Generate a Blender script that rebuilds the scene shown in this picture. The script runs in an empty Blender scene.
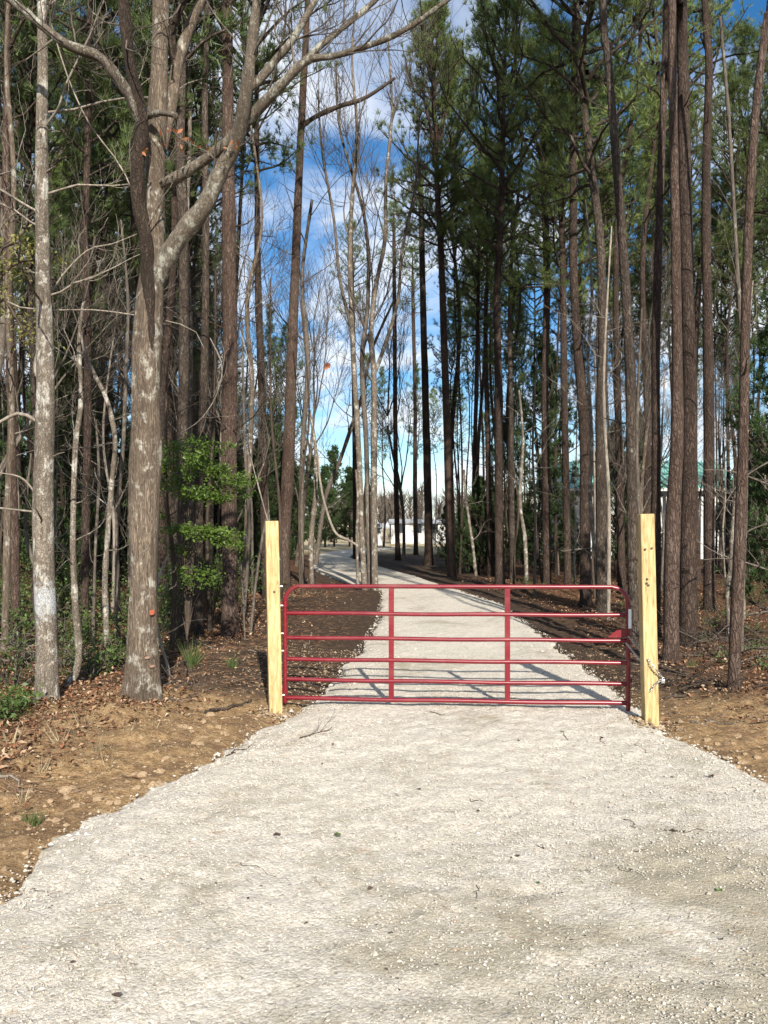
import bpy, math, random
import numpy as np
from mathutils import Vector, Matrix
R = math.radians
C = bpy.context.scene.collection
F, HZ, HC = 770.0, 528.0, 1.95        # focal length in pixels, horizon row, eye height

# ---------------------------------------------------------------- camera, sky, sun
sc = bpy.context.scene
cam = bpy.data.objects.new('camera', bpy.data.cameras.new('camera'))
C.objects.link(cam); sc.camera = cam
cam.location = (0, 0, HC); cam.rotation_euler = (R(90), 0, 0)
cam.data.sensor_fit = 'VERTICAL'; cam.data.sensor_height = 36.0
cam.data.lens = 36.0 * F / 1024.0
cam.data.shift_y = (HZ - 512) / 1024.0
cam.data.clip_start = 0.05; cam.data.clip_end = 4000

SUN_DIR = Vector((0.19, -1.0, 0.575)).normalized()   # towards the sun: behind the camera, a little right
EL = math.asin(SUN_DIR.z); ROT = math.atan2(SUN_DIR.x, SUN_DIR.y)
world = bpy.data.worlds.new('World'); sc.world = world; world.use_nodes = True
nt = world.node_tree; nt.nodes.clear()
def N(nt, t, **kw):
    n = nt.nodes.new(t)
    for k, v in kw.items(): setattr(n, k, v)
    return n
def L(nt, a, b): nt.links.new(a, b)
sky = N(nt, 'ShaderNodeTexSky', sky_type='NISHITA'); sky.sun_disc = False
sky.sun_elevation = EL; sky.sun_rotation = ROT
sky.air_density = 1.0; sky.dust_density = 0.3; sky.ozone_density = 2.5
hsv = N(nt, 'ShaderNodeHueSaturation'); hsv.inputs['Saturation'].default_value = 1.32; hsv.inputs['Value'].default_value = 1.0
L(nt, sky.outputs[0], hsv.inputs['Color'])
tc = N(nt, 'ShaderNodeTexCoord'); sep = N(nt, 'ShaderNodeSeparateXYZ'); L(nt, tc.outputs['Generated'], sep.inputs[0])
mz = N(nt, 'ShaderNodeMath', operation='MAXIMUM'); L(nt, sep.outputs[2], mz.inputs[0]); mz.inputs[1].default_value = 0.0
az = N(nt, 'ShaderNodeMath', operation='ADD'); L(nt, mz.outputs[0], az.inputs[0]); az.inputs[1].default_value = 0.22
dx = N(nt, 'ShaderNodeMath', operation='DIVIDE'); L(nt, sep.outputs[0], dx.inputs[0]); L(nt, az.outputs[0], dx.inputs[1])
dy = N(nt, 'ShaderNodeMath', operation='DIVIDE'); L(nt, sep.outputs[1], dy.inputs[0]); L(nt, az.outputs[0], dy.inputs[1])
cmb = N(nt, 'ShaderNodeCombineXYZ'); L(nt, dx.outputs[0], cmb.inputs[0]); L(nt, dy.outputs[0], cmb.inputs[1])
cn = N(nt, 'ShaderNodeTexNoise'); L(nt, cmb.outputs[0], cn.inputs['Vector'])
cn.inputs['Scale'].default_value = 1.7; cn.inputs['Detail'].default_value = 7; cn.inputs['Roughness'].default_value = 0.58; cn.inputs['Distortion'].default_value = 0.5
cr = N(nt, 'ShaderNodeMapRange'); cr.interpolation_type = 'SMOOTHSTEP'
L(nt, cn.outputs['Fac'], cr.inputs['Value'])
cr.inputs['From Min'].default_value = 0.41; cr.inputs['From Max'].default_value = 0.62; cr.inputs['To Max'].default_value = 0.92
mx = N(nt, 'ShaderNodeMix', data_type='RGBA')
L(nt, cr.outputs[0], mx.inputs['Factor']); L(nt, hsv.outputs[0], mx.inputs['A']); mx.inputs['B'].default_value = (6.6, 6.9, 7.4, 1)
bg = N(nt, 'ShaderNodeBackground'); L(nt, mx.outputs['Result'], bg.inputs['Color']); bg.inputs['Strength'].default_value = 0.088
wo = N(nt, 'ShaderNodeOutputWorld'); L(nt, bg.outputs[0], wo.inputs['Surface'])

sun = bpy.data.objects.new('sun', bpy.data.lights.new('sun', 'SUN')); C.objects.link(sun)
sun.data.energy = 5.0; sun.data.angle = R(0.7); sun.data.color = (1.0, 0.93, 0.83)
sun.rotation_euler = SUN_DIR.to_track_quat('Z', 'Y').to_euler(); sun.location = (5, -20, 20)

vs = sc.view_settings; vs.view_transform = 'Standard'; vs.look = 'None'; vs.gamma = 1.0; vs.use_curve_mapping = False
vs.exposure = 0.86
sc.cycles.max_bounces = 6; sc.cycles.diffuse_bounces = 3; sc.cycles.transmission_bounces = 3
sc.cycles.use_denoising = True

# ---------------------------------------------------------------- helpers
def W(px, py, Y):                       # the place at depth Y seen through that pixel
    return np.array(((px - 384.0) / F * Y, Y, HC + (HZ - py) / F * Y))

def smooth(t): t = np.clip(t, 0, 1); return t * t * (3 - 2 * t)

_rs = np.random.RandomState(7); _tab = _rs.rand(256, 256)
def vnoise(x, y):
    xi = np.floor(x).astype(int); yi = np.floor(y).astype(int)
    fx = x - xi; fy = y - yi; fx = fx * fx * (3 - 2 * fx); fy = fy * fy * (3 - 2 * fy)
    a = _tab[xi % 256, yi % 256]; b = _tab[(xi + 1) % 256, yi % 256]
    c = _tab[xi % 256, (yi + 1) % 256]; d = _tab[(xi + 1) % 256, (yi + 1) % 256]
    return (a * (1 - fx) + b * fx) * (1 - fy) + (c * (1 - fx) + d * fx) * fy - 0.5
def fbm(x, y, o=4):
    r = 0; a = 1.0
    for k in range(o):
        r = r + a * vnoise(x * 2 ** k + 17.3 * k, y * 2 ** k + 5.1 * k); a *= 0.5
    return r

class MB:
    def __init__(s): s.v = []; s.f = []; s.n = 0; s.m = []
    def add(s, verts, faces, mat=0):
        verts = np.asarray(verts, float).reshape(-1, 3); faces = np.asarray(faces, int)
        s.v.append(verts); s.f.append(faces + s.n); s.m.append(np.full(len(faces), mat)); s.n += len(verts)
    def tube(s, pts, rad, sides=6, mat=0, cap=True):
        P = np.asarray(pts, float); k = len(P); rad = np.asarray(rad, float) * np.ones(k)
        T = np.gradient(P, axis=0); T /= (np.linalg.norm(T, axis=1, keepdims=True) + 1e-9)
        a = np.array((0.13, 0.31, 0.94)) if abs(T[0][2]) < 0.9 else np.array((1.0, 0.05, 0.02))
        U = a - T * (T @ a)[:, None]; U /= (np.linalg.norm(U, axis=1, keepdims=True) + 1e-9)
        V = np.cross(T, U)
        t = np.arange(sides) * 2 * np.pi / sides
        ring = P[:, None, :] + rad[:, None, None] * (np.cos(t)[None, :, None] * U[:, None, :] + np.sin(t)[None, :, None] * V[:, None, :])
        i = np.arange(k - 1)[:, None] * sides; j = np.arange(sides)[None, :]; j2 = (j + 1) % sides
        q = np.stack([i + j, i + j2, i + sides + j2, i + sides + j], -1).reshape(-1, 4)
        s.add(ring.reshape(-1, 3), q, mat)
        if cap:
            s.add(np.vstack([ring[-1], P[-1:] + T[-1:] * rad[-1] * 0.4]), [(j, (j + 1) % sides, sides) for j in range(sides)], mat)
            s.add(np.vstack([ring[0], P[:1]]), [((j + 1) % sides, j, sides) for j in range(sides)], mat)
    def box(s, c, d, mat=0, bevel=0.0, rot=None):
        b = bevel; h = np.array(d) / 2.0
        if b <= 0:
            v = np.array([(x, y, z) for x in (-1, 1) for y in (-1, 1) for z in (-1, 1)]) * h
            f = [(0, 1, 3, 2), (4, 6, 7, 5), (0, 4, 5, 1), (2, 3, 7, 6), (0, 2, 6, 4), (1, 5, 7, 3)]
        else:
            prof = [(-h[0] + b, -h[1]), (h[0] - b, -h[1]), (h[0], -h[1] + b), (h[0], h[1] - b), (h[0] - b, h[1]), (-h[0] + b, h[1]), (-h[0], h[1] - b), (-h[0], -h[1] + b)]
            v = []
            for z, sc_ in ((-h[2], 1), (-h[2] + b, 1), (h[2] - b, 1), (h[2], 1 - b / max(h[0], h[1]))):
                v += [(x * sc_, y * sc_, z) for x, y in prof]
            f = [(k * 8 + j, k * 8 + (j + 1) % 8, k * 8 + 8 + (j + 1) % 8, k * 8 + 8 + j) for k in range(3) for j in range(8)]
            v = np.array(v); n = len(v)
            v = np.vstack([v, [(0, 0, -h[2]), (0, 0, h[2])]])
            f3 = [((j + 1) % 8, j, n) for j in range(8)] + [(24 + j, 24 + (j + 1) % 8, n + 1) for j in range(8)]
        if rot is not None: v = v @ np.array(rot).T
        v = v + np.array(c)
        if b > 0:
            s.add(v, f, mat); s.add(v, f3, mat)
        else: s.add(v, f, mat)
    def mesh(s, name, mats, origin=(0, 0, 0), shade=True):
        me = bpy.data.meshes.new(name)
        v = np.vstack(s.v) - np.array(origin, float)
        me.vertices.add(len(v)); me.vertices.foreach_set('co', v.ravel())
        cnt = np.concatenate([np.full(len(f), f.shape[1]) for f in s.f]); loops = np.concatenate([f.ravel() for f in s.f])
        me.loops.add(len(loops)); me.loops.foreach_set('vertex_index', loops.astype(np.int32))
        me.polygons.add(len(cnt)); st = np.concatenate([[0], np.cumsum(cnt)[:-1]])
        me.polygons.foreach_set('loop_start', st.astype(np.int32)); me.polygons.foreach_set('loop_total', cnt.astype(np.int32))
        me.polygons.foreach_set('material_index', np.concatenate(s.m).astype(np.int32))
        me.polygons.foreach_set('use_smooth', np.full(len(cnt), shade))
        me.update(calc_edges=True); me.validate()
        for m in (mats if isinstance(mats, (list, tuple)) else [mats]): me.materials.append(m)
        return me
    def build(s, name, mats, parent=None, shade=True, origin=None):
        o0 = origin if origin is not None else (tuple(absloc(parent)) if parent else (0, 0, 0))
        me = s.mesh(name, mats, o0, shade)
        o = bpy.data.objects.new(name, me); C.objects.link(o)
        if parent: o.parent = parent
        elif origin is not None: o.location = origin
        return o
def absloc(o):
    v = Vector((0, 0, 0))
    while o is not None: v += o.location; o = o.parent
    return v
def tag(o, label=None, cat=None, group=None, kind=None):
    if label: o['label'] = label
    if cat: o['category'] = cat
    if group: o['group'] = group
    if kind: o['kind'] = kind
    return o
def thing(name, label, cat, loc, group=None):
    o = bpy.data.objects.new(name, None); C.objects.link(o); o.empty_display_size = 0.2
    o.location = loc; return tag(o, label, cat, group)
def children(o): return [c for c in bpy.data.objects if c.parent == o]
def dup(root, loc, rotz=0, scale=(1, 1, 1), label=None, group=None, ch=None):
    r = root.copy(); C.objects.link(r); r.location = loc; r.rotation_euler = (0, 0, rotz); r.scale = scale
    if label: r['label'] = label
    if group: r['group'] = group
    for c in (ch if ch is not None else children(root)):
        k = c.copy(); C.objects.link(k); k.parent = r
    return r

# ---------------------------------------------------------------- materials
def mat(name):
    m = bpy.data.materials.new(name); m.use_nodes = True; t = m.node_tree
    return m, t, t.nodes['Principled BSDF']
def coord(t, scale=(1, 1, 1), out='Object'):
    a = N(t, 'ShaderNodeTexCoord'); mp = N(t, 'ShaderNodeMapping'); L(t, a.outputs[out], mp.inputs[0]); mp.inputs['Scale'].default_value = scale
    return mp.outputs[0]
def noise(t, v, scale, detail=5, rough=0.6, dist=0.0):
    n = N(t, 'ShaderNodeTexNoise'); L(t, v, n.inputs['Vector']); n.inputs['Scale'].default_value = scale
    n.inputs['Detail'].default_value = detail; n.inputs['Roughness'].default_value = rough; n.inputs['Distortion'].default_value = dist
    return n.outputs['Fac']
def ramp(t, fac, stops):
    r = N(t, 'ShaderNodeValToRGB'); L(t, fac, r.inputs[0]); e = r.color_ramp.elements
    while len(e) < len(stops): e.new(0.5)
    for k, (p, c) in enumerate(stops):
        e[k].position = p; e[k].color = (c[0], c[1], c[2], 1) if isinstance(c, (tuple, list)) else (c, c, c, 1)
    return r.outputs[0]
def mixc(t, fac, a, b, blend='MIX'):
    m = N(t, 'ShaderNodeMix', data_type='RGBA', blend_type=blend)
    if isinstance(fac, float): m.inputs['Factor'].default_value = fac
    else: L(t, fac, m.inputs['Factor'])
    for s, k in ((a, 'A'), (b, 'B')):
        if isinstance(s, tuple): m.inputs[k].default_value = (*s, 1)
        else: L(t, s, m.inputs[k])
    return m.outputs['Result']
def math_(t, op, a, b=None):
    m = N(t, 'ShaderNodeMath', operation=op)
    for i, s in enumerate((a, b)):
        if s is None: continue
        if isinstance(s, (int, float)): m.inputs[i].default_value = s
        else: L(t, s, m.inputs[i])
    return m.outputs[0]
def bump(t, b, h, strength=0.5, dist=0.02):
    n = N(t, 'ShaderNodeBump'); n.inputs['Strength'].default_value = strength; n.inputs['Distance'].default_value = dist
    L(t, h, n.inputs['Height']); L(t, n.outputs[0], b.inputs['Normal'])

def bark(name, dark, mid, light, lichen=None, lich_amt=0.6, plate=9.0, stretch=0.25, depth=0.03):
    m, t, b = mat(name)
    v = coord(t, (1, 1, stretch))
    vo = N(t, 'ShaderNodeTexVoronoi'); vo.feature = 'DISTANCE_TO_EDGE'; vo.inputs['Scale'].default_value = plate
    wn = N(t, 'ShaderNodeTexNoise'); L(t, v, wn.inputs['Vector']); wn.inputs['Scale'].default_value = plate * 0.8; wn.inputs['Detail'].default_value = 3
    add = N(t, 'ShaderNodeVectorMath', operation='MULTIPLY_ADD'); L(t, wn.outputs['Color'], add.inputs[0]); add.inputs[1].default_value = (.12, .12, .12); L(t, v, add.inputs[2])
    L(t, add.outputs[0], vo.inputs['Vector'])
    crack = N(t, 'ShaderNodeMapRange'); L(t, vo.outputs['Distance'], crack.inputs['Value']); crack.inputs['From Max'].default_value = 0.2; crack.inputs['To Min'].default_value = 0.34
    n1 = noise(t, v, 22, 6, 0.7)
    col = ramp(t, n1, [(0.3, mid), (0.72, light)])
    big = noise(t, coord(t, (1, 1, 0.5)), 1.6, 4)
    col = mixc(t, ramp(t, big, [(0.38, 0.0), (0.66, 0.75)]), col, dark)
    col = mixc(t, crack.outputs[0], dark, col)
    if lichen:
        n2 = noise(t, coord(t, (1, 1, 0.7)), 7.0, 7, 0.72, 0.3)
        col = mixc(t, ramp(t, n2, [(0.62 - 0.2 * lich_amt, 0.0), (0.70 - 0.2 * lich_amt, 0.85)]), col, lichen)
    cb = noise(t, coord(t, (1, 1, .12)), 30, 4, .75)
    col = mixc(t, ramp(t, cb, [(.52, 0.0), (.62, .7)]), col, dark)
    L(t, col, b.inputs['Base Color']); b.inputs['Roughness'].default_value = 0.9; b.inputs['Specular IOR Level'].default_value = 0.2
    h = math_(t, 'ADD', math_(t, 'MULTIPLY', crack.outputs[0], 1.0), math_(t, 'MULTIPLY', n1, 0.8))
    bump(t, b, h, 0.9, depth)
    return m
M = {}
M['pine_bark'] = bark('pine_bark', (.024, .016, .012), (.058, .039, .03), (.125, .088, .068), None, plate=23, stretch=.26, depth=.03)
M['pine_bark_grey'] = bark('pine_bark_grey', (.03, .022, .017), (.068, .051, .039), (.135, .106, .082), (.18, .17, .135), 0.2, plate=21, stretch=.26)
M['pine_bark_red'] = bark('pine_bark_red', (.045, .026, .018), (.082, .057, .044), (.17, .125, .10), None, plate=24, stretch=.26)
M['grey_bark'] = bark('grey_bark', (.065, .048, .034), (.155, .118, .085), (.26, .208, .155), (.38, .36, .30), 0.4, plate=40, stretch=.1, depth=.012)
M['limb_bark'] = bark('limb_bark', (.06, .048, .036), (.17, .14, .105), (.27, .23, .18), (.38, .38, .32), 0.45, plate=40, stretch=.4, depth=.01)
M['dark_limb_bark'] = bark('dark_limb_bark', (.02, .014, .010), (.05, .035, .026), (.10, .075, .055), None, plate=34, stretch=.3, depth=.015)
M['pale_bark'] = bark('pale_bark', (.07, .055, .04), (.20, .168, .13), (.34, .295, .24), (.48, .46, .40), 0.5, plate=34, stretch=.5, depth=.01)
M['spotted_bark'] = bark('spotted_bark', (.06, .048, .036), (.16, .13, .10), (.25, .21, .17), (.40, .38, .33), 0.45, plate=22, stretch=.5, depth=.01)
M['twig'] = bark('twig', (.05, .04, .032), (.12, .10, .08), (.19, .16, .13), (.26, .25, .21), 0.2, plate=20, depth=.005)
M['pale_twig'] = bark('pale_twig', (.12, .10, .08), (.27, .23, .185), (.38, .34, .28), None, plate=20, depth=.004)
M['dark_twig'] = bark('dark_twig', (.03, .022, .016), (.065, .05, .038), (.11, .085, .065), None, plate=20, depth=.004)

def blaze():
    m = M['pale_bark'].copy(); m.name = 'blazed_bark'; t = m.node_tree; b = t.nodes['Principled BSDF']
    col = b.inputs['Base Color'].links[0].from_socket; c = coord(t); s_ = N(t, 'ShaderNodeSeparateXYZ'); L(t, c, s_.inputs[0])
    n = noise(t, c, 16, 5, .75); d = math_(t, 'ABSOLUTE', math_(t, 'SUBTRACT', s_.outputs[2], 1.08))
    v = math_(t, 'ADD', math_(t, 'SUBTRACT', .60, math_(t, 'MULTIPLY', d, 1.5)), math_(t, 'MULTIPLY', math_(t, 'SUBTRACT', n, .5), 1.3))
    L(t, mixc(t, ramp(t, v, [(.28, 0.0), (.50, .7)]), col, (.44, .46, .47)), b.inputs['Base Color']); return m
M['blazed_bark'] = blaze()
def leafmat(name, c1, c2, c3=None, trans=0.35, rough=0.55, scale=2.0):
    m, t, b = mat(name)
    g = N(t, 'ShaderNodeNewGeometry')
    n = noise(t, g.outputs['Position'], scale, 3)
    wn = N(t, 'ShaderNodeObjectInfo')
    col = ramp(t, n, [(0.32, c1), (0.66, c2)] + ([(0.75, c3)] if c3 else []))
    isl = mixc(t, math_(t, 'MULTIPLY', g.outputs['Random Per Island'], 0.6), col, c2)
    br = N(t, 'ShaderNodeHueSaturation'); L(t, isl, br.inputs['Color'])
    L(t, math_(t, 'ADD', math_(t, 'MULTIPLY', wn.outputs['Random'], 0.4), 0.8), br.inputs['Value'])
    L(t, br.outputs[0], b.inputs['Base Color']); b.inputs['Roughness'].default_value = rough
    b.inputs['Specular IOR Level'].default_value = 0.3
    tr = N(t, 'ShaderNodeBsdfTranslucent'); L(t, br.outputs[0], tr.inputs['Color'])
    ms = N(t, 'ShaderNodeMixShader'); ms.inputs[0].default_value = trans
    L(t, b.outputs[0], ms.inputs[1]); L(t, tr.outputs[0], ms.inputs[2])
    L(t, ms.outputs[0], t.nodes['Material Output'].inputs['Surface'])
    return m
M['needle'] = leafmat('needle', (.065, .105, .025), (.165, .215, .06), None, .3, .5, 0.8)
M['needle_dark'] = leafmat('needle_dark', (.045, .08, .024), (.11, .15, .045), None, .25, .5, 0.8)
M['cedar'] = leafmat('cedar', (.02, .045, .014), (.055, .09, .026), None, .25, .6, 1.2)
M['holly'] = leafmat('holly', (.035, .08, .016), (.13, .20, .035), None, .4, .35, 6)
M['shrub_leaf'] = leafmat('shrub_leaf', (.035, .06, .015), (.1, .15, .04), (.2, .2, .07), .35, .4, 5)
M['yellow_leaf'] = leafmat('yellow_leaf', (.12, .13, .03), (.3, .28, .08), (.32, .2, .07), .45, .5, 5)
M['dead_leaf'] = leafmat('dead_leaf', (.24, .1, .045), (.42, .22, .11), (.5, .34, .2), .25, .7, 9)
M['orange_leaf'] = leafmat('orange_leaf', (.45, .14, .06), (.5, .2, .09), None, .4, .6, 9)
M['litter'] = leafmat('litter', (.12, .055, .03), (.27, .14, .07), (.45, .30, .18), .1, .8, 7)
def litter_mat():
    m, t, b = mat('fallen_leaves'); g = N(t, 'ShaderNodeNewGeometry')
    col = ramp(t, g.outputs['Random Per Island'], [(0, (.05, .028, .018)), (.3, (.13, .06, .032)), (.55, (.24, .105, .05)), (.72, (.30, .18, .10)), (.88, (.42, .29, .18)), (1, (.50, .40, .28))])
    n = noise(t, g.outputs['Position'], 40, 3, .7); col = mixc(t, math_(t, 'MULTIPLY', n, .5), col, (.10, .055, .03))
    L(t, col, b.inputs['Base Color']); b.inputs['Roughness'].default_value = .75; b.inputs['Specular IOR Level'].default_value = .25; bump(t, b, n, .4, .004); return m
M['litter'] = litter_mat()
M['straw'] = leafmat('straw', (.16, .08, .04), (.3, .18, .1), None, .1, .8, 5)
M['grass_green'] = leafmat('grass_green', (.04, .08, .02), (.12, .16, .05), None, .3, .6, 5)
M['grass_tan'] = leafmat('grass_tan', (.25, .2, .11), (.42, .35, .22), None, .3, .7, 5)

# soil: orange dirt on the near bank, dark graded dirt behind the gate, straw under the trees, dry grass in the field
def ground_mat():
    m, t, b = mat('soil')
    g = N(t, 'ShaderNodeNewGeometry'); P = g.outputs['Position']
    n1 = noise(t, P, 1.1, 6, .65); n2 = noise(t, P, 14, 6, .7); n3 = noise(t, P, 55, 3, .7)
    orange = ramp(t, n2, [(.28, (.14, .083, .04)), (.5, (.32, .21, .105)), (.72, (.48, .35, .20))])
    nb_ = noise(t, P, 2.6, 5, .7, .5); orange = mixc(t, ramp(t, nb_, [(.46, 0.0), (.60, .75)]), orange, ramp(t, n3, [(.3, (.085, .05, .03)), (.7, (.24, .155, .09))]))
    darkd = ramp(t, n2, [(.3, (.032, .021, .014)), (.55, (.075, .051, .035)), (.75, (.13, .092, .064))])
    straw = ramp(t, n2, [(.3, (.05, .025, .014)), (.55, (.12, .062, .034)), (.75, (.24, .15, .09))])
    field = ramp(t, n1, [(.3, (.32, .26, .15)), (.7, (.46, .38, .24))])
    s = N(t, 'ShaderNodeSeparateXYZ'); L(t, P, s.inputs[0])
    def mr(src, a, bb):
        r = N(t, 'ShaderNodeMapRange'); r.interpolation_type = 'SMOOTHSTEP'; L(t, src, r.inputs['Value'])
        r.inputs['From Min'].default_value = a; r.inputs['From Max'].default_value = bb; return r.outputs[0]
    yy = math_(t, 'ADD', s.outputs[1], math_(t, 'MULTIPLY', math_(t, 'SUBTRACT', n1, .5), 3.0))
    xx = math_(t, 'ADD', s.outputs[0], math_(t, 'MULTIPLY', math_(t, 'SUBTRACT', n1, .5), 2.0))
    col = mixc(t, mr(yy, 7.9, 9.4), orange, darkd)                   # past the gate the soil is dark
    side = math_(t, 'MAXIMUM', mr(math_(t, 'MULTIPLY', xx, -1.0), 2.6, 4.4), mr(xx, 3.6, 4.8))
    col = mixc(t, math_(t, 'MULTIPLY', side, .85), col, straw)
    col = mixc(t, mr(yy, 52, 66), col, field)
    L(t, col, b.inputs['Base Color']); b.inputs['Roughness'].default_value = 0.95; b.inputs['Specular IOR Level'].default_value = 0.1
    bump(t, b, math_(t, 'ADD', n2, math_(t, 'MULTIPLY', n3, .35)), 1.0, .05)
    return m
M['soil'] = ground_mat()
def gravel_mat():
    m, t, b = mat('crushed_gravel')
    g = N(t, 'ShaderNodeNewGeometry'); P = g.outputs['Position']
    vo = N(t, 'ShaderNodeTexVoronoi'); L(t, P, vo.inputs['Vector']); vo.inputs['Scale'].default_value = 55
    vo2 = N(t, 'ShaderNodeTexVoronoi'); L(t, P, vo2.inputs['Vector']); vo2.inputs['Scale'].default_value = 130
    n1 = noise(t, P, .75, 5, .6, .6); n2 = noise(t, P, 6, 6, .7, .4); n3 = noise(t, P, 90, 4, .75)
    base = ramp(t, n3, [(.3, (.28, .245, .19)), (.5, (.53, .485, .405)), (.7, (.67, .62, .535))])
    sp = N(t, 'ShaderNodeSeparateColor'); L(t, vo.outputs['Color'], sp.inputs[0])
    stones = ramp(t, sp.outputs[0], [(0.0, (.31, .275, .22)), (.5, (.54, .495, .415)), (1, (.73, .685, .605))])
    col = mixc(t, .45, base, stones)
    # fines worked up to the surface: brownish, in soft-edged patches, more of it near the mouth of the drive
    s = N(t, 'ShaderNodeSeparateXYZ'); L(t, P, s.inputs[0])
    near = N(t, 'ShaderNodeMapRange'); L(t, s.outputs[1], near.inputs['Value']); near.inputs['From Min'].default_value = 5.4; near.inputs['From Max'].default_value = 3.2; near.inputs['To Max'].default_value = 1.1
    east = N(t, 'ShaderNodeMapRange'); L(t, s.outputs[0], east.inputs['Value']); east.inputs['From Min'].default_value = -1.2; east.inputs['From Max'].default_value = .6
    dirt = math_(t, 'ADD', math_(t, 'ADD', math_(t, 'MULTIPLY', n1, .75), math_(t, 'MULTIPLY', n2, .4)), math_(t, 'MULTIPLY', math_(t, 'MULTIPLY', near.outputs[0], east.outputs[0]), .14))
    col = mixc(t, ramp(t, dirt, [(.595, 0.0), (.74, .85)]), col, ramp(t, n3, [(.3, (.22, .19, .13)), (.7, (.40, .355, .26))]))
    col = mixc(t, ramp(t, noise(t, P, 24, 4, .8), [(.62, 0.0), (.72, .6)]), col, (.22, .185, .13))
    vc = N(t, 'ShaderNodeTexVoronoi'); L(t, P, vc.inputs['Vector']); vc.inputs['Scale'].default_value = 34; sc_ = N(t, 'ShaderNodeSeparateColor'); L(t, vc.outputs['Color'], sc_.inputs[0])
    col = mixc(t, math_(t, 'MULTIPLY', math_(t, 'GREATER_THAN', sc_.outputs[1], .93), ramp(t, vc.outputs['Distance'], [(.25, .7), (.4, 0.0)])), col, (.2, .17, .13))
    L(t, col, b.inputs['Base Color']); b.inputs['Roughness'].default_value = 0.95; b.inputs['Specular IOR Level'].default_value = 0.15
    h = math_(t, 'ADD', math_(t, 'ADD', math_(t, 'MULTIPLY', vo.outputs['Distance'], -.5), math_(t, 'MULTIPLY', vo2.outputs['Distance'], -.2)), math_(t, 'ADD', math_(t, 'MULTIPLY', n3, .7), math_(t, 'MULTIPLY', n2, .35)))
    bump(t, b, h, .8, .012)
    return m
M['gravel'] = gravel_mat()
def stone_mat(name, stops):
    m, t, b = mat(name); g = N(t, 'ShaderNodeNewGeometry')
    col = ramp(t, g.outputs['Random Per Island'], stops)
    n = noise(t, g.outputs['Position'], 60, 4, .7)
    col = mixc(t, .35, col, ramp(t, n, [(.3, stops[0][1]), (.7, stops[-1][1])]))
    L(t, col, b.inputs['Base Color']); b.inputs['Roughness'].default_value = 0.9; bump(t, b, n, .6, .006); return m
M['stone'] = stone_mat('pale_stone', [(0, (.24, .205, .155)), (.45, (.42, .385, .32)), (1, (.60, .56, .49))])
M['clod'] = stone_mat('dirt_clod', [(0, (.09, .055, .03)), (.5, (.22, .14, .07)), (.8, (.34, .24, .13)), (1, (.45, .37, .26))])

def plain(name, col, rough=.5, metal=0.0, var=.12, nscale=8, bmp=0.0, stretch=(1, 1, 1), spec=.5):
    m, t, b = mat(name); n = noise(t, coord(t, stretch), nscale, 5, .65)
    L(t, ramp(t, n, [(.3, tuple(c * (1 - var) for c in col)), (.7, tuple(min(1, c * (1 + var)) for c in col))]), b.inputs['Base Color'])
    b.inputs['Roughness'].default_value = rough; b.inputs['Metallic'].default_value = metal; b.inputs['Specular IOR Level'].default_value = spec
    if bmp: bump(t, b, n, .5, bmp)
    return m
def red_mat():
    m, t, b = mat('red_powder_coat'); P = coord(t)
    n = noise(t, P, 5, 6, .7); d = noise(t, P, 40, 4, .8)
    col = ramp(t, n, [(.3, (.12, .004, .010)), (.7, (.18, .008, .016))])
    col = mixc(t, ramp(t, d, [(.6, 0.0), (.75, .5)]), col, (.26, .16, .12)); col = mixc(t, ramp(t, noise(t, coord(t, (1, 1, 3)), 2.2, 5, .7), [(.5, 0.0), (.75, .35)]), col, (.22, .10, .08))
    L(t, col, b.inputs['Base Color']); b.inputs['Roughness'].default_value = .34
    b.inputs['Coat Weight'].default_value = .08; b.inputs['Coat Roughness'].default_value = .2
    bump(t, b, d, .15, .002); return m
M['red'] = red_mat()
def wood_mat():
    m, t, b = mat('treated_pine'); P = coord(t)
    grain = noise(t, coord(t, (5, 5, .5)), 9, 5, .65, .6)
    fine = noise(t, coord(t, (40, 40, 1.2)), 8, 3, .7)
    col = ramp(t, grain, [(.32, (.20, .135, .06)), (.5, (.40, .295, .14)), (.66, (.52, .41, .225))])
    col = mixc(t, ramp(t, fine, [(.35, .35), (.6, 0.0)]), col, (.5, .36, .15))
    blot = noise(t, coord(t, (1, 1, .4)), 3.0, 4)
    col = mixc(t, ramp(t, blot, [(.5, 0.0), (.75, .35)]), col, (.62, .58, .3))
    vo = N(t, 'ShaderNodeTexVoronoi'); L(t, coord(t, (1, 1, .55)), vo.inputs['Vector']); vo.inputs['Scale'].default_value = 5.5
    knot = ramp(t, vo.outputs['Distance'], [(.05, 1.0), (.12, 0.0)])
    col = mixc(t, math_(t, 'MULTIPLY', knot, .8), col, (.16, .08, .03))
    ck = noise(t, coord(t, (16, 16, .7)), 4.5, 4, .7); col = mixc(t, ramp(t, ck, [(.60, 0.0), (.66, .7)]), col, (.17, .11, .05))
    ms = noise(t, P, 26, 3, .6)
    col = mixc(t, ramp(t, ms, [(.7, 0.0), (.74, .5)]), col, (.3, .19, .08))
    L(t, col, b.inputs['Base Color']); b.inputs['Roughness'].default_value = .75; b.inputs['Specular IOR Level'].default_value = .25
    bump(t, b, fine, .4, .004); return m
M['post'] = wood_mat()
M['steel'] = plain('galvanised_steel', (.55, .54, .5), .35, .9, .15)
M['rust'] = plain('dark_bolt', (.09, .06, .045), .6, .6, .3, 30)
M['white_sticker'] = plain('white_sticker', (.8, .8, .78), .4, 0, .03)
M['white_paint'] = plain('white_siding', (.5, .5, .48), .6, 0, .05, 3)
M['green_roof'] = plain('green_metal_roof', (.20, .46, .39), .4, .1, .08, 2)
M['grey_roof'] = plain('grey_roof', (.3, .3, .3), .6, 0, .15, 3)
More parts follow.
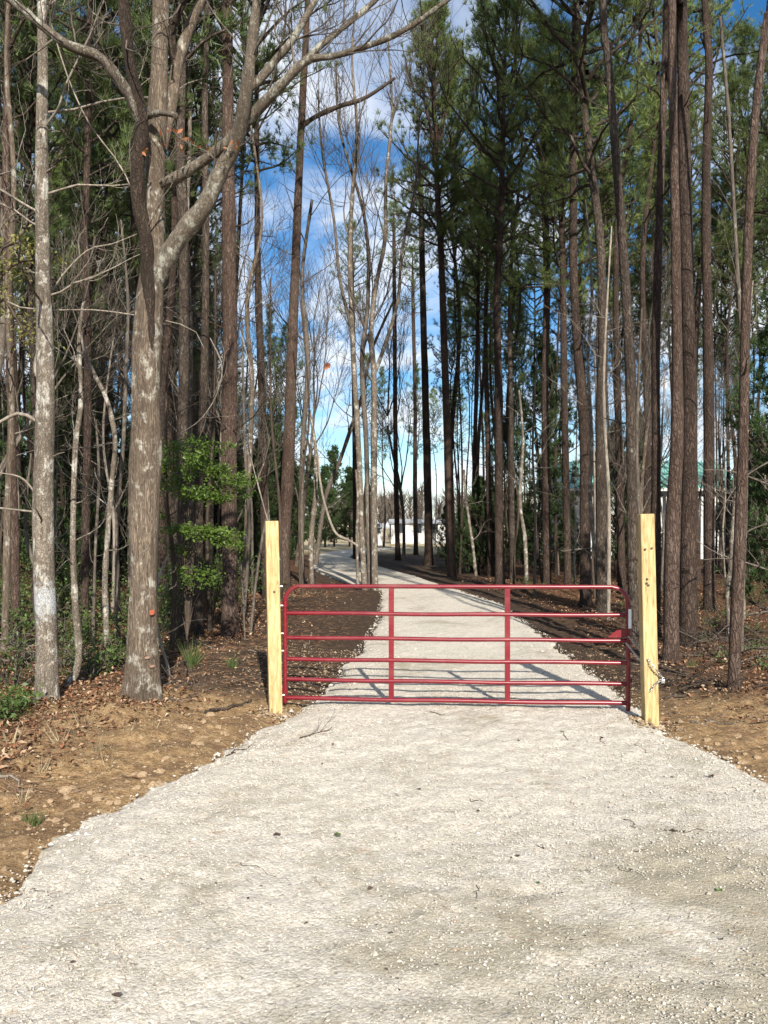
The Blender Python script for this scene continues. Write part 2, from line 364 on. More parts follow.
M['glass_dark'] = plain('dark_window', (.03, .04, .05), .1, 0, .1)
M['white_blaze'] = plain('old_white_paint', (.40, .42, .42), .8, 0, .45, 14, .006)
M['orange_paint'] = plain('orange_paint', (.34, .09, .045), .6, 0, .15, 20)
M['cut_wood'] = plain('pale_cut_wood', (.28, .17, .11), .8, 0, .2, 20)

# ---------------------------------------------------------------- ground and driveway
LE = np.array([(-60, -9), (-6, -7), (0, -3.2), (2.5, -2.25), (4.04, -2.01), (4.74, -1.99), (5.23, -1.86), (5.62, -1.71), (6.26, -1.41), (7.08, -1.23), (8.16, -.89), (8.73, -.73), (10.57, -.535), (12.3, -.35), (16.3, -.08),
               (22, .02), (24.2, -.1), (25.9, -.74), (27.8, -1.4), (30.6, -2.1), (35.7, -3.2), (46.9, -4.6), (55.6, -5), (65, -4.1), (74, -1.5)])
RE = np.array([(-60, 9), (-6, 7), (0, 4.2), (3, 3.25), (5.73, 2.9), (6.76, 2.78), (7.25, 2.6), (8.03, 2.67), (9.88, 2.77), (11.4, 2.75), (14, 2.84), (19.5, 2.94), (24.2, 2.23), (30, 1.4), (37.5, 0), (42.9, -1.2), (51.8, -2.4), (60, -2.3), (65, -1.4), (74, 1.5)])
def xl(y): return np.interp(y, LE[:, 0], LE[:, 1])
def xr(y): return np.interp(y, RE[:, 0], RE[:, 1])
def zg(x, y):
    x = np.asarray(x, float); y = np.asarray(y, float)
    yy = np.clip(y, -60, 74)
    dl = xl(yy) - x; dr = x - xr(yy); d = np.maximum(dl, dr)
    d = np.where(y > 74, 5.0, d)
    far = np.clip(1 - (np.abs(y) + np.abs(x)) / 400.0, 0, 1)
    z = -0.05 + 0.06 * smooth((d + .05) / .3)
    z = z + smooth(d / 1.2) * (fbm(x * .45, y * .45, 5) * .16 + fbm(x * 3.1, y * 3.1, 3) * .05) * far
    near = 1 - smooth((y - 7.5) / 3)
    z = z + near * smooth(dl / 1.6) * .16 + near * smooth(dr / 1.8) * .06
    z = z + smooth(d / .5) * (fbm(x * 9, y * 9, 4) * .045 + fbm(x * 3.7, y * 4.1, 2) * .03) * np.clip(1 - (y - 14) / 14, 0, 1)
    z = z + smooth((-x - 9) / 20) * .5                      # the wood on the left climbs slightly
    return z
def hit(px, py):                                            # where the pixel's ray meets the ground
    Y = HC * F / max(py - HZ, 4)
    for _ in range(12):
        x = (px - 384) / F * Y; Y = (HC - float(zg(x, Y))) * F / (py - HZ)
    return np.array(((px - 384) / F * Y, Y, float(zg((px - 384) / F * Y, Y))))

def axis(lo, hi, dense_lo, dense_hi, step, grow=1.12):
    a = list(np.arange(dense_lo, dense_hi + 1e-6, step)); s = step; v = a[-1]
    while v < hi: s *= grow; v += s; a.append(v)
    s = step; v = a[0]; b = []
    while v > lo: s *= grow; v -= s; b.append(v)
    return np.array(b[::-1] + a)
def grid(mb, X, Y, Z, mat=0):
    r, c = X.shape; i = np.arange(r - 1)[:, None] * c; j = np.arange(c - 1)[None, :]
    mb.add(np.stack([X, Y, Z], -1).reshape(-1, 3), np.stack([i + j, i + j + 1, i + c + j + 1, i + c + j], -1).reshape(-1, 4), mat)
gx = axis(-1600, 1600, -5.5, 5.5, .045, 1.07); gy = axis(-300, 2500, 3.2, 13, .045, 1.05)
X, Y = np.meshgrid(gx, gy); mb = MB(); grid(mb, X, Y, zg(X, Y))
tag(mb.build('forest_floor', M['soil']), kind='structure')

ry = np.concatenate([np.arange(-60, 2.4, .4), np.arange(2.4, 9.5, .028), np.arange(9.5, 26, .08), np.arange(26, 74, .3)])
rs_ = np.linspace(0, 1, 190)
A = xl(ry) + fbm(ry * 2.2, ry * 0 + 3, 4) * .16 + fbm(ry * 11, ry * 0 + 9, 3) * .10
B = xr(ry) + fbm(ry * 2.0, ry * 0 + 33, 4) * .16 + fbm(ry * 11, ry * 0 + 39, 3) * .10
X = A[:, None] * (1 - rs_)[None] + B[:, None] * rs_[None]; Y = np.repeat(ry[:, None], len(rs_), 1)
def zroad(x, y):
    e = np.minimum(x - xl(y), xr(y) - x)
    z = .012 + .035 * smooth((e + .08) / .35)
    z = z + (fbm(x * .8, y * .5, 3) * .04 + fbm(x * 7, y * 7, 4) * .014) * smooth(e / .4)
    for c in (.3, .72):                                     # faint wheel tracks
        z = z - .014 * np.exp(-(((x - xl(y)) / (xr(y) - xl(y)) - c) / .09) ** 2)
    return z
Z = zroad(X, Y) + (fbm(X * 41, Y * 41, 2) * .007 + fbm(X * 11, Y * 9, 3) * .008 - np.clip(np.abs(fbm(X * 3.1 + 9, Y * 5.3, 4)) * -18 + .5, 0, 1) * .012) * np.clip(1 - (Y - 7) / 6, 0, 1)
Z[:, 0] = Z[:, -1] = -.04
mb = MB(); grid(mb, X, Y, Z); tag(mb.build('driveway', M['gravel']), kind='structure')

# ---------------------------------------------------------------- scatter: stones, leaves, straw (each uncountable stuff)
rng = np.random.RandomState(11)
OCT = np.array([(1, 0, 0), (-1, 0, 0), (0, 1, 0), (0, -1, 0), (0, 0, 1), (0, 0, -1)], float)
OF = np.array([(0, 2, 4), (2, 1, 4), (1, 3, 4), (3, 0, 4), (2, 0, 5), (1, 2, 5), (3, 1, 5), (0, 3, 5)])
def stones(mb, pos, size):
    n = len(pos); v = OCT[None] * (1 + rng.uniform(-.35, .35, (n, 6, 3))) * size[:, None, None] * np.array((1, .8, .6))
    a = rng.rand(n) * 6.28; c, s = np.cos(a), np.sin(a)
    x = v[..., 0] * c[:, None] - v[..., 1] * s[:, None]; y = v[..., 0] * s[:, None] + v[..., 1] * c[:, None]
    v = np.stack([x, y, v[..., 2]], -1) + pos[:, None, :]
    mb.add(v.reshape(-1, 3), (OF[None] + np.arange(n)[:, None, None] * 6).reshape(-1, 3))
mb = MB(); n = 85000
y = 2.6 + 9 * rng.rand(n) ** 1.5; s = rng.rand(n); x = xl(y) * (1 - s) + xr(y) * s
tr_ = np.exp(-((s - .3) / .09) ** 2) + np.exp(-((s - .72) / .09) ** 2); keep = (fbm(x * 1.0, y * .8, 4) * 1.5 + rng.rand(n) * .7 - .35 * tr_ > .16); x, y = x[keep], y[keep]
stones(mb, np.stack([x, y, zroad(x, y) + .004], -1), rng.gamma(1.5, .0017, len(x)) + .0024)
n = 3600; y = 3 + 22 * rng.rand(n) ** 1.2; side = rng.rand(n) < .5     # coarse loose pieces along both edges
e = rng.gamma(1.5, .14, n) - .12; x = np.where(side, xl(y) + e, xr(y) - e)
stones(mb, np.stack([x, y, np.maximum(zroad(x, y), zg(x, y)) + .004], -1), rng.gamma(2, .0035, n) + .003)
tag(mb.build('loose_gravel', M['stone'], shade=False), 'loose pale crushed stones scattered over the gravel driveway', 'gravel', kind='stuff')
mb = MB(); n = 9000; y = 3.2 + 9 * rng.rand(n); side = rng.rand(n) < .7
d = rng.gamma(1.3, .7, n); x = np.where(side, xl(y) - d, xr(y) + d)
stones(mb, np.stack([x, y, zg(x, y) + .003], -1), rng.gamma(1.3, .0045, n) + .003)
tag(mb.build('soil_crumbs', M['clod'], shade=False), 'orange brown crumbs of soil strewn over the bank beside the drive', 'soil crumbs', kind='stuff')

def unit(v): return v / (np.linalg.norm(v, axis=-1, keepdims=True) + 1e-9)
def leaves(mb, pos, nrm, size, mat=0, wid=.5, curl=.25):
    """folded four-point leaves lying at pos, facing nrm"""
    n = len(pos); nrm = unit(nrm); a = unit(rng.normal(size=(n, 3))); u = unit(np.cross(nrm, a)); w = np.cross(nrm, u)
    S = (size * np.ones(n))[:, None]
    up = nrm * S * curl * rng.rand(n, 1)
    v = np.stack([pos - u * S * .5, pos + w * S * wid * .5 + up, pos + u * S * .5 + up * .6, pos - w * S * wid * .5 + up], 1)
    i = np.arange(n)[:, None] * 4
    mb.add(v.reshape(-1, 3), np.concatenate([i + np.array([0, 1, 2]), i + np.array([0, 2, 3])]), mat)
def strips(mb, pos, dirs, length, width, mat=0):
    n = len(pos); dirs = unit(dirs); a = unit(rng.normal(size=(n, 3))); w = unit(np.cross(dirs, a)) * (width * np.ones(n))[:, None] * .5
    d = dirs * (length * np.ones(n))[:, None]
    v = np.stack([pos - w, pos + w, pos + d], 1)
    mb.add(v.reshape(-1, 3), (np.arange(n)[:, None] * 3 + np.arange(3)), mat)

def offroad(n, ymin, ymax, p, dk, ds, left=.65):
    y = ymin + (ymax - ymin) * rng.rand(n) ** p; side = rng.rand(n) < left
    d = rng.gamma(dk, ds, n) * (1 + .06 * y); x = np.where(side, xl(y) - d, xr(y) + d)
    return x, y, d
mb = MB()
x, y, d = offroad(75000, 3.5, 30, 1.5, 2.6, .85)
k = fbm(x * .9, y * .9, 3) + rng.rand(len(x)) * .8 + np.clip(d - .8, -.8, .6) * .5 > .40; k &= ~((x > xl(y) - 2.2) & (x < xr(y) + .8) & (y > 8.6) & (y < 26) & (rng.rand(len(x)) > .12)); k &= ~((y < 8.6) & (d < 1.1 + .9 * fbm(x * 1.3, y * 1.3, 2)) & (rng.rand(len(x)) > .34 + .5 * smooth((-x - 2.2) / 1.2))); x, y = x[k], y[k]; n = len(x)
leaves(mb, np.stack([x, y, zg(x, y) + .012 + rng.rand(n) * .02], -1), np.array((0, 0, 1)) + rng.normal(size=(n, 3)) * .45, rng.uniform(.02, .07, n), 0, .5, .6)
tag(mb.build('leaf_litter', M['litter']), 'brown fallen leaves covering the ground under the trees', 'leaf litter', kind='stuff')
mb = MB()
x, y, d = offroad(34000, 3.5, 26, 1.4, 2.4, .9, .55); n = len(x); a = rng.rand(n) * 6.28
strips(mb, np.stack([x, y, zg(x, y) + .01 + rng.rand(n) * .012], -1), np.stack([np.cos(a), np.sin(a), rng.normal(size=n) * .12], -1), rng.uniform(.08, .2, n), .004)
n = 2600; y = 2.8 + 9 * rng.rand(n) ** 1.1; s = rng.rand(n); x = xl(y) * (1 - s) + xr(y) * s; k = fbm(x * 2, y * 2, 2) + rng.rand(n) * .5 > .3; x, y = x[k], y[k]; n = len(x); a = rng.rand(n) * 6.28
strips(mb, np.stack([x, y, zroad(x, y) + .01], -1), np.stack([np.cos(a), np.sin(a), a * 0], -1), rng.uniform(.05, .14, n), .0028)
tag(mb.build('pine_straw', M['straw']), 'fallen rust coloured pine needles on the ground along the drive', 'pine straw', kind='stuff')

# ---------------------------------------------------------------- tree makers
def tufts(mb, cen, dirs, n, length, width, spread, mat):
    k = len(cen); c = np.repeat(cen, n, 0); d = np.repeat(unit(dirs), n, 0) + rng.normal(size=(k * n, 3)) * spread
    strips(mb, c + rng.normal(size=c.shape) * length * .08, d, length * rng.uniform(.65, 1.15, k * n), width, mat)
def curve(p0, d0, length, n=5, bend=(0, 0, 0), wob=.12):
    p = np.array(p0, float); d = np.array(d0, float); d /= np.linalg.norm(d); P = [p.copy()]
    for i in range(n):
        d = d + np.array(bend) / n + rng.normal(size=3) * wob / math.sqrt(n); d /= np.linalg.norm(d)
        p = p + d * length / n; P.append(p.copy())
    return np.array(P), d

def crown_mesh(name, H, Rr, nb, tuft_n=19, needle=.26, width=.015, dense=1.0, mats=('pine_bark', 'needle'), base=.5, flat=.3, spread=.55, sub=(4, 8)):
    mb = MB(); C_, D_ = [], []
    for i in range(nb):
        u = (i + rng.rand()) / nb; z = H * u
        prof = base + (1 - base) * min(1, u / .35) if u < .35 else max(.16, 1 - .85 * ((u - .35) / .65) ** 1.3)
        ln = Rr * prof * rng.uniform(.6, 1.15); a = i * 2.4 + rng.rand() * .8
        el = flat + .75 * u + rng.normal() * .12
        d0 = (math.cos(a) * math.cos(el), math.sin(a) * math.cos(el), math.sin(el))
        P, d = curve((0, 0, z - .0), d0, ln, 6, (0, 0, .35), .35)
        r0 = .012 + .016 * ln
        mb.tube(P, np.linspace(r0, r0 * .25, len(P)), 4, 0, False)
        for q in range(rng.randint(*sub)):
            t = rng.uniform(.28, 1.0); k = min(int(t * 6), 5); p = P[k] + (P[k + 1] - P[k]) * (t * 6 - k)
            dd = unit(P[k + 1] - P[k]) * .7 + rng.normal(size=3) * .6 + np.array((0, 0, .35))
            Q, e = curve(p, dd, ln * rng.uniform(.18, .38), 3, (0, 0, .5), .4)
            mb.tube(Q, np.linspace(r0 * .35, r0 * .12, len(Q)), 3, 0, False)
            for w in range(int(rng.randint(2, 5) * dense) + 1):
                k2 = rng.randint(1, 4); C_.append(Q[k2] + rng.normal(size=3) * .1 * Rr / 2.5); D_.append(unit(Q[k2] - Q[k2 - 1]) + np.array((0, 0, .35)))
        C_.append(P[-1]); D_.append(d)
    C_.append(np.array((0, 0, H))); D_.append(np.array((0, 0, 1.)))
    tufts(mb, np.array(C_), np.array(D_), tuft_n, needle, width, spread, 1)
    return mb.mesh(name, [M[mats[0]], M[mats[1]]])

def branch_tree(mb, p, d, length, rad, depth, up=.25, kids=(2, 4), sides=6, minr=.003, wob=.25, mat=0, tips=None):
    n = 5 if depth > 1 else 3
    P, e = curve(p, d, length, n, (0, 0, up), wob)
    r1 = rad * (.55 if depth > 0 else .3)
    mb.tube(P, np.linspace(rad, max(r1, minr), len(P)), sides if depth > 2 else (4 if depth > 1 else 3), mat, False)
    if depth == 0:
        if tips is not None: tips.append(P[-1]); tips.append(P[1])
        return
    for k in range(rng.randint(*kids) + (1 if depth > 1 else 0)):
        t = rng.uniform(.3, .98) * n; i = min(int(t), n - 1); q = P[i] + (P[i + 1] - P[i]) * (t - i)
        dd = unit(P[i + 1] - P[i]) + unit(rng.normal(size=3)) * rng.uniform(.45, .9)
        branch_tree(mb, q, dd, length * rng.uniform(.4, .7), max(rad * (1 - .45 * t / n) * .5, minr), depth - 1, up, kids, sides, minr, wob, mat, tips)
    branch_tree(mb, P[-1], e, length * .6, max(r1, minr), depth - 1, up, kids, sides, minr, wob, mat, tips)

CROWN = [
    crown_mesh('pine_crown', 9, 2.9, 44, mats=('pine_bark_grey', 'needle')),
    crown_mesh('pine_crown', 11, 3.1, 52, mats=('pine_bark_grey', 'needle_dark'), base=.45),
    crown_mesh('pine_crown', 8, 3.3, 40, mats=('pine_bark_grey', 'needle'), flat=.15),
    crown_mesh('pine_crown', 13, 2.7, 56, mats=('pine_bark_grey', 'needle_dark'), base=.35),
    crown_mesh('pine_crown', 10, 3.4, 50, mats=('pine_bark_grey', 'needle'), base=.6, dense=1.2),
]
CROWN.append(crown_mesh('pine_crown', 9, 3.3, 74, 30, mats=('pine_bark_red', 'needle'), base=.7, dense=1.3, flat=.35))
CH = [9, 11, 8, 13, 10, 9]
CEDAR = [crown_mesh('evergreen_crown', 8, 2.1, 70, 16, .2, .03, 1.2, ('dark_twig', 'cedar'), base=1.0, flat=.1, spread=.9, sub=(5, 9)),
         crown_mesh('evergreen_crown', 6, 1.7, 60, 16, .18, .03, 1.2, ('dark_twig', 'cedar'), base=1.0, flat=.3, spread=.9, sub=(5, 9))]

def interp_path(pts, n):
    P = np.array(pts, float); s = np.concatenate([[0], np.cumsum(np.linalg.norm(np.diff(P[:, :3], axis=0), axis=1))])
    t = np.linspace(0, s[-1], n); out = []
    # Catmull-Rom through the given points
    for q in t:
        k = min(max(np.searchsorted(s, q) - 1, 0), len(P) - 2); u = (q - s[k]) / max(s[k + 1] - s[k], 1e-9)
        p0 = P[max(k - 1, 0)]; p1 = P[k]; p2 = P[k + 1]; p3 = P[min(k + 2, len(P) - 1)]
        out.append(.5 * (2 * p1 + (p2 - p0) * u + (2 * p0 - 5 * p1 + 4 * p2 - p3) * u * u + (3 * p1 - 3 * p2 + p3 - p0) * u ** 3))
    return np.array(out)
def limb_px(mb, pts, Y, n=14, sides=7, mat=0, rough=.06, cap=True):
    """pts: (px, py, width in px, extra depth)"""
    P = []
    for p in pts:
        yy = Y + (p[3] if len(p) > 3 else 0); w = W(p[0], p[1], yy); P.append((*w, p[2] / F * yy / 2))
    Q = interp_path(P, n); r = np.maximum(Q[:, 3], .0015) * (1 + rng.normal(size=n) * rough)
    mb.tube(Q[:, :3], r, sides, mat, cap)
    return Q[:, :3], r
def knobbly(mb, Q, r, sides, mat, amp=.06, flare=.5):
    """a trunk surface with uneven girth and a root flare"""
    t = np.arange(sides) * 2 * np.pi / sides; k = len(Q)
    s = np.concatenate([[0], np.cumsum(np.linalg.norm(np.diff(Q, axis=0), axis=1))])
    fl = 1 + flare * np.exp(-s / (r[0] * 2.2))
    n = 1 + amp * 2 * (fbm(np.cos(t)[None] * 1.5 + s[:, None] * 1.1 + 50, np.sin(t)[None] * 1.5 + s[:, None] * .9 + Q[0][0], 3))
    lobes = 1 + (fl[:, None] - 1) * .45 * np.cos(t * 5 + Q[0][0] * 7)[None]
    rad = r[:, None] * fl[:, None] * n * lobes
    V = np.stack([Q[:, 0][:, None] + rad * np.cos(t)[None], Q[:, 1][:, None] + rad * np.sin(t)[None], np.repeat(Q[:, 2][:, None], sides, 1)], -1)
    i = np.arange(k - 1)[:, None] * sides; j = np.arange(sides)[None, :]; j2 = (j + 1) % sides
    mb.add(V.reshape(-1, 3), np.stack([i + j, i + j2, i + sides + j2, i + sides + j], -1).reshape(-1, 4), mat)
    mb.add(np.vstack([V[-1], Q[-1:]]), [(a, (a + 1) % sides, sides) for a in range(sides)], mat)

def pine(pts, label, crown=0, top=None, zc=None, cs=1.0, barkm='pine_bark', name='pine_tree', group=None, stubs=10, sides=14, base=None, flare=.35):
    """trunk traced bottom to top as (px, py, width px) and carried on above the frame to its crown"""
    b = hit(*pts[0][:2]) if base is None else np.array(base); Yd = b[1]
    if name == 'pine_tree': pts = [(q[0], q[1], q[2] * .87) + tuple(q[3:]) for q in pts]
    P = [(b[0], b[1], b[2] - .15, pts[0][2] / F * Yd / 2)]
    for q in pts[1:]:
        w = W(q[0], q[1], Yd + (q[3] if len(q) > 3 else 0)); P.append((*w, q[2] / F * Yd / 2))
    P = np.array(P); zt = P[-1][2]; d = P[-1][:3] - P[-2][:3]; d /= d[2]
    zc = zc if zc is not None else max(zt + 1, 11); ztop = top if top is not None else zc + CH[crown] * cs
    if ztop > zt + .5:
        d = d * .6 + np.array((0, 0, .4)); P = np.vstack([P, [(*(P[-1][:3] + d * (ztop - zt)), .02)]])
    root = thing(name, label, 'pine tree' if name == 'pine_tree' else 'tree', tuple(b), group)
    Q = interp_path(P, 46); Q[:, 3] = np.maximum(Q[:, 3], .02)
    mb = MB(); knobbly(mb, Q[:, :3], Q[:, 3], sides, 0, .07, flare)
    for k in range(stubs):                       # dead branch stubs and snags below the crown
        i = rng.randint(8, 40)
        if Q[i][2] > zc: continue
        a = rng.rand() * 6.28; ln = rng.choice([.12, .3, .8, 1.6], p=[.3, .3, .25, .15])
        S, e = curve(Q[i, :3], (math.cos(a), math.sin(a), rng.uniform(-.1, .5)), ln + Q[i, 3], 4, (0, 0, .2), .35)
        mb.tube(S, np.linspace(.018, .005, 5), 4, 0, False)
    mb.build('trunk', M[barkm], root)
    if crown is not None:
        i = np.searchsorted(Q[:, 2], zc); i = min(i, 44); p = Q[i, :3]; dd = Vector(Q[-1, :3] - p).normalized()
        o = bpy.data.objects.new('crown', CROWN[crown]); C.objects.link(o); o.parent = root
        o.location = Vector(p) - Vector(b); s = (ztop - zc) / CH[crown]
        o.rotation_mode = 'QUATERNION'; o.rotation_quaternion = dd.to_track_quat('Z', 'Y') @ Matrix.Rotation(rng.rand() * 6.28, 3, 'Z').to_quaternion()
        o.scale = (cs, cs, s)
    return root

# ================================================================ the gate and its posts
def wg(px, py, Yd): return W(px, py, Yd)
GL = np.array((-1.066, 8.29)); GR = np.array((2.53, 7.98)); gd = GR - GL; GW = np.linalg.norm(gd); gd = gd / GW; ga = math.atan2(gd[1], gd[0])
gate = thing('tube_gate', 'dark red six-bar metal tube gate closed across the gravel driveway', 'gate', (GL[0], GL[1], float(zg(GL[0], GL[1]))))
gz0 = 0.0
def G(s, z, o=0.0): return np.array((GL[0] + gd[0] * s - gd[1] * o, GL[1] + gd[1] * s + gd[0] * o, z + .012 * s / GW))
mb = MB(); zt_, rc = 1.325, .17
P = [G(0, .07), G(0, .6), G(0, zt_ - rc)] + [G(rc - rc * math.cos(a), zt_ - rc + rc * math.sin(a)) for a in np.linspace(.2, math.pi / 2, 8)] + [G(GW * k / 6, zt_) for k in range(1, 6)]
P += [G(GW - rc + rc * math.cos(a), zt_ - rc + rc * math.sin(a)) for a in np.linspace(math.pi / 2, .2, 8)] + [G(GW, zt_ - rc), G(GW, .6), G(GW, .045)]
mb.tube(P, .0235, 12, 0); mb.build('frame', M['red'], gate)
for z in (1.036, .772, .541, .322, .122):
    mb = MB(); P = [G(.02 + (GW - .04) * k / 16, z + .003 * math.sin(k * .9 + z * 5) - .004 * math.sin(math.pi * k / 16)) for k in range(17)]
    mb.tube(P, .0225 if z > .2 else .024, 12, 0); mb.build('rail', M['red'], gate)
for s in (GW * .318, GW * .657):
    mb = MB(); rot = Matrix.Rotation(ga, 3, 'Z')
    mb.box(G(s, .715, -.004), (.050, .016, 1.235), 0, .004, rot)
    for e in (-.024, .024): mb.box(G(s + e, .715, .008), (.006, .04, 1.232), 0, 0, rot)
    mb.build('upright_stay', M['red'], gate, shade=False)
mb = MB(); rot = Matrix.Rotation(ga, 3, 'Z')                    # latch bracket: two red ears and a bolt on the right upright
for e in (-.012, .012):
    c = G(GW - .12, .83, e - .03); v = [G(GW - .02, .81, e - .03), G(GW - .21, .81, e - .03), G(GW - .12, .88, e - .03), G(GW - .02, .9, e - .03)]
    v2 = [p + np.array((gd[1], -gd[0], 0)) * -.004 for p in v]
    mb.add(v + v2, [(0, 1, 2, 3), (7, 6, 5, 4), (0, 4, 5, 1), (1, 5, 6, 2), (2, 6, 7, 3), (3, 7, 4, 0)])
lb = mb.build('latch_bracket', M['red'], gate, shade=False)
mb = MB(); mb.box(G(GW + .012, 1.0, -.026), (.03, .004, .2), 0, .001, rot); mb.build('sticker', M['white_sticker'], gate, shade=False)['label'] = 'small blank white sticker strip on the right upright'
for z in (1.13, .2):                                            # hinges towards the left post
    mb = MB(); mb.tube([G(.0, z - .03), G(0, z + .03)], .032, 12, 0); mb.tube([G(-.03, z), G(-.075, z)], .012, 8, 0); h = mb.build('hinge', M['red'], gate)
    mb = MB(); mb.tube([G(-.08, z - .03), G(-.08, z + .05)], .009, 8, 0); mb.tube([G(-.08, z), G(-.14, z)], .008, 8, 0); mb.build('hinge_pin', M['steel'], h)

def post(px0, py0, pxt, pyt, w, name_lab, bolts, side):
    b = hit(px0, py0); t = W(pxt, pyt, b[1] + .01)
    r = thing('gate_post', name_lab, 'gate post', tuple(b)); mb = MB()
    ax = Vector(t - b).normalized(); q = Vector((0, 0, 1)).rotation_difference(ax); rot = (q @ R3(side)).to_matrix()
    c = (b + t) / 2; Lh = np.linalg.norm(t - b); mb.box(c - np.array(ax) * .06, (w, w, Lh + .12), 0, .006, rot)
    p = mb.build('timber', M['post'], r, shade=False)
    p.location = Vector(c) - Vector(b)
    me = p.data; me.transform(Matrix.Translation(-(Vector(c) - Vector(b))))
    for (dx_, dz) in bolts:
        mb = MB(); bx = Vector(c) + rot @ Vector((dx_ * w / 2, -w / 2 - .004, dz - Lh / 2))
        mb.tube([bx, bx + rot @ Vector((0, -.009, 0))], .011, 8, 0); mb.build('bolt_head', M['rust'], r)
    return r, b, rot
from mathutils import Quaternion
def R3(a): return Quaternion((0, 0, 1), a)
postL, bL, rotL = post(275.5, 714, 271.5, 521, .136, 'pale new square timber post at the hinge end of the gate, left of the drive', [(.1, 1.28)], R(13))
postR, bR, rotR = post(650.5, 731, 645.5, 514, .135, 'pale new knotty square timber post wrapped by the chain, right of the drive', [(-.5, 1.79), (.45, 1.80), (-.3, 1.5), (-.38, 1.46), (-.15, 1.44)], R(-2))
for z in (1.33, 1.13, .84, .66, .2):                            # hinge bolts showing on the inner face of the left post
    mb = MB(); a = np.array(bL) + np.array((.07, -.01, z)); a[0] -= .018 * z / 2 * 2
    mb.tube([a, a + np.array((.03, .002, 0))], .012, 8, 0); mb.build('bolt', M['steel'], postL)

# chain: from the latch down round the right post, with its lock
def link(mb, c, ax, roll, L_=.03, w=.016, r=.0035):
    ax = Vector(ax).normalized(); q = ax.to_track_quat('X', 'Z') @ Quaternion((1, 0, 0), roll)
    pts = []
    for k in range(11):
        t = k / 10 * 2 * math.pi; pts.append(Vector(c) + q @ Vector((math.cos(t) * L_ / 2 + (0.006 if math.cos(t) > 0 else -.006), math.sin(t) * w / 2, 0)))
    mb.tube(pts, r, 6, 0, False)
chain = thing('lock_chain', 'thin steel chain sagging from the gate to the right timber post', 'chain', tuple(G(GW, .80, -.05)))
mb = MB(); a = G(GW - .01, .82, -.05); b_ = np.array((bR[0] + .085, bR[1] - .095, bR[2] + .54)); c_ = np.array((bR[0] + .0, bR[1] - .085, bR[2] + .46))
mid = np.array((bR[0] - .045, bR[1] - .085, .66)); path = [a, mid, b_]
Q = interp_path(path, 26)
for i in range(len(Q) - 1): link(mb, (Q[i] + Q[i + 1]) / 2, Q[i + 1] - Q[i], (i % 2) * math.pi / 2, max(.02, np.linalg.norm(Q[i + 1] - Q[i]) * 1.15))
Q = interp_path([b_, (b_ + c_) / 2 + np.array((0, -.005, .0)), c_, c_ - np.array((.03, 0, .05))], 8)
for i in range(len(Q) - 1): link(mb, (Q[i] + Q[i + 1]) / 2, Q[i + 1] - Q[i], (i % 2) * math.pi / 2)
Q = interp_path([b_, b_ + np.array((.0, .1, .0)), b_ + np.array((-.06, .19, .03)), a + np.array((-.02, .06, -.05)), a], 34)
for i in range(len(Q) - 1): link(mb, (Q[i] + Q[i + 1]) / 2, Q[i + 1] - Q[i], (i % 2) * math.pi / 2, max(.02, np.linalg.norm(Q[i + 1] - Q[i]) * 1.15))
mb.build('links', M['steel'], chain)
pl = thing('padlock', 'small silver padlock hanging on the chain at the right post', 'padlock', tuple(b_))
mb = MB(); mb.box(b_ + np.array((.0, -.012, -.03)), (.036, .018, .034), 0, .004); mb.build('lock_body', M['steel'], pl, shade=False)
mb = MB(); mb.tube([b_ + np.array((math.cos(t) * .012, -.012, -.012 + math.sin(t) * .022)) for t in np.linspace(0, math.pi, 8)], .003, 6, 0); mb.build('shackle', M['steel'], pl)

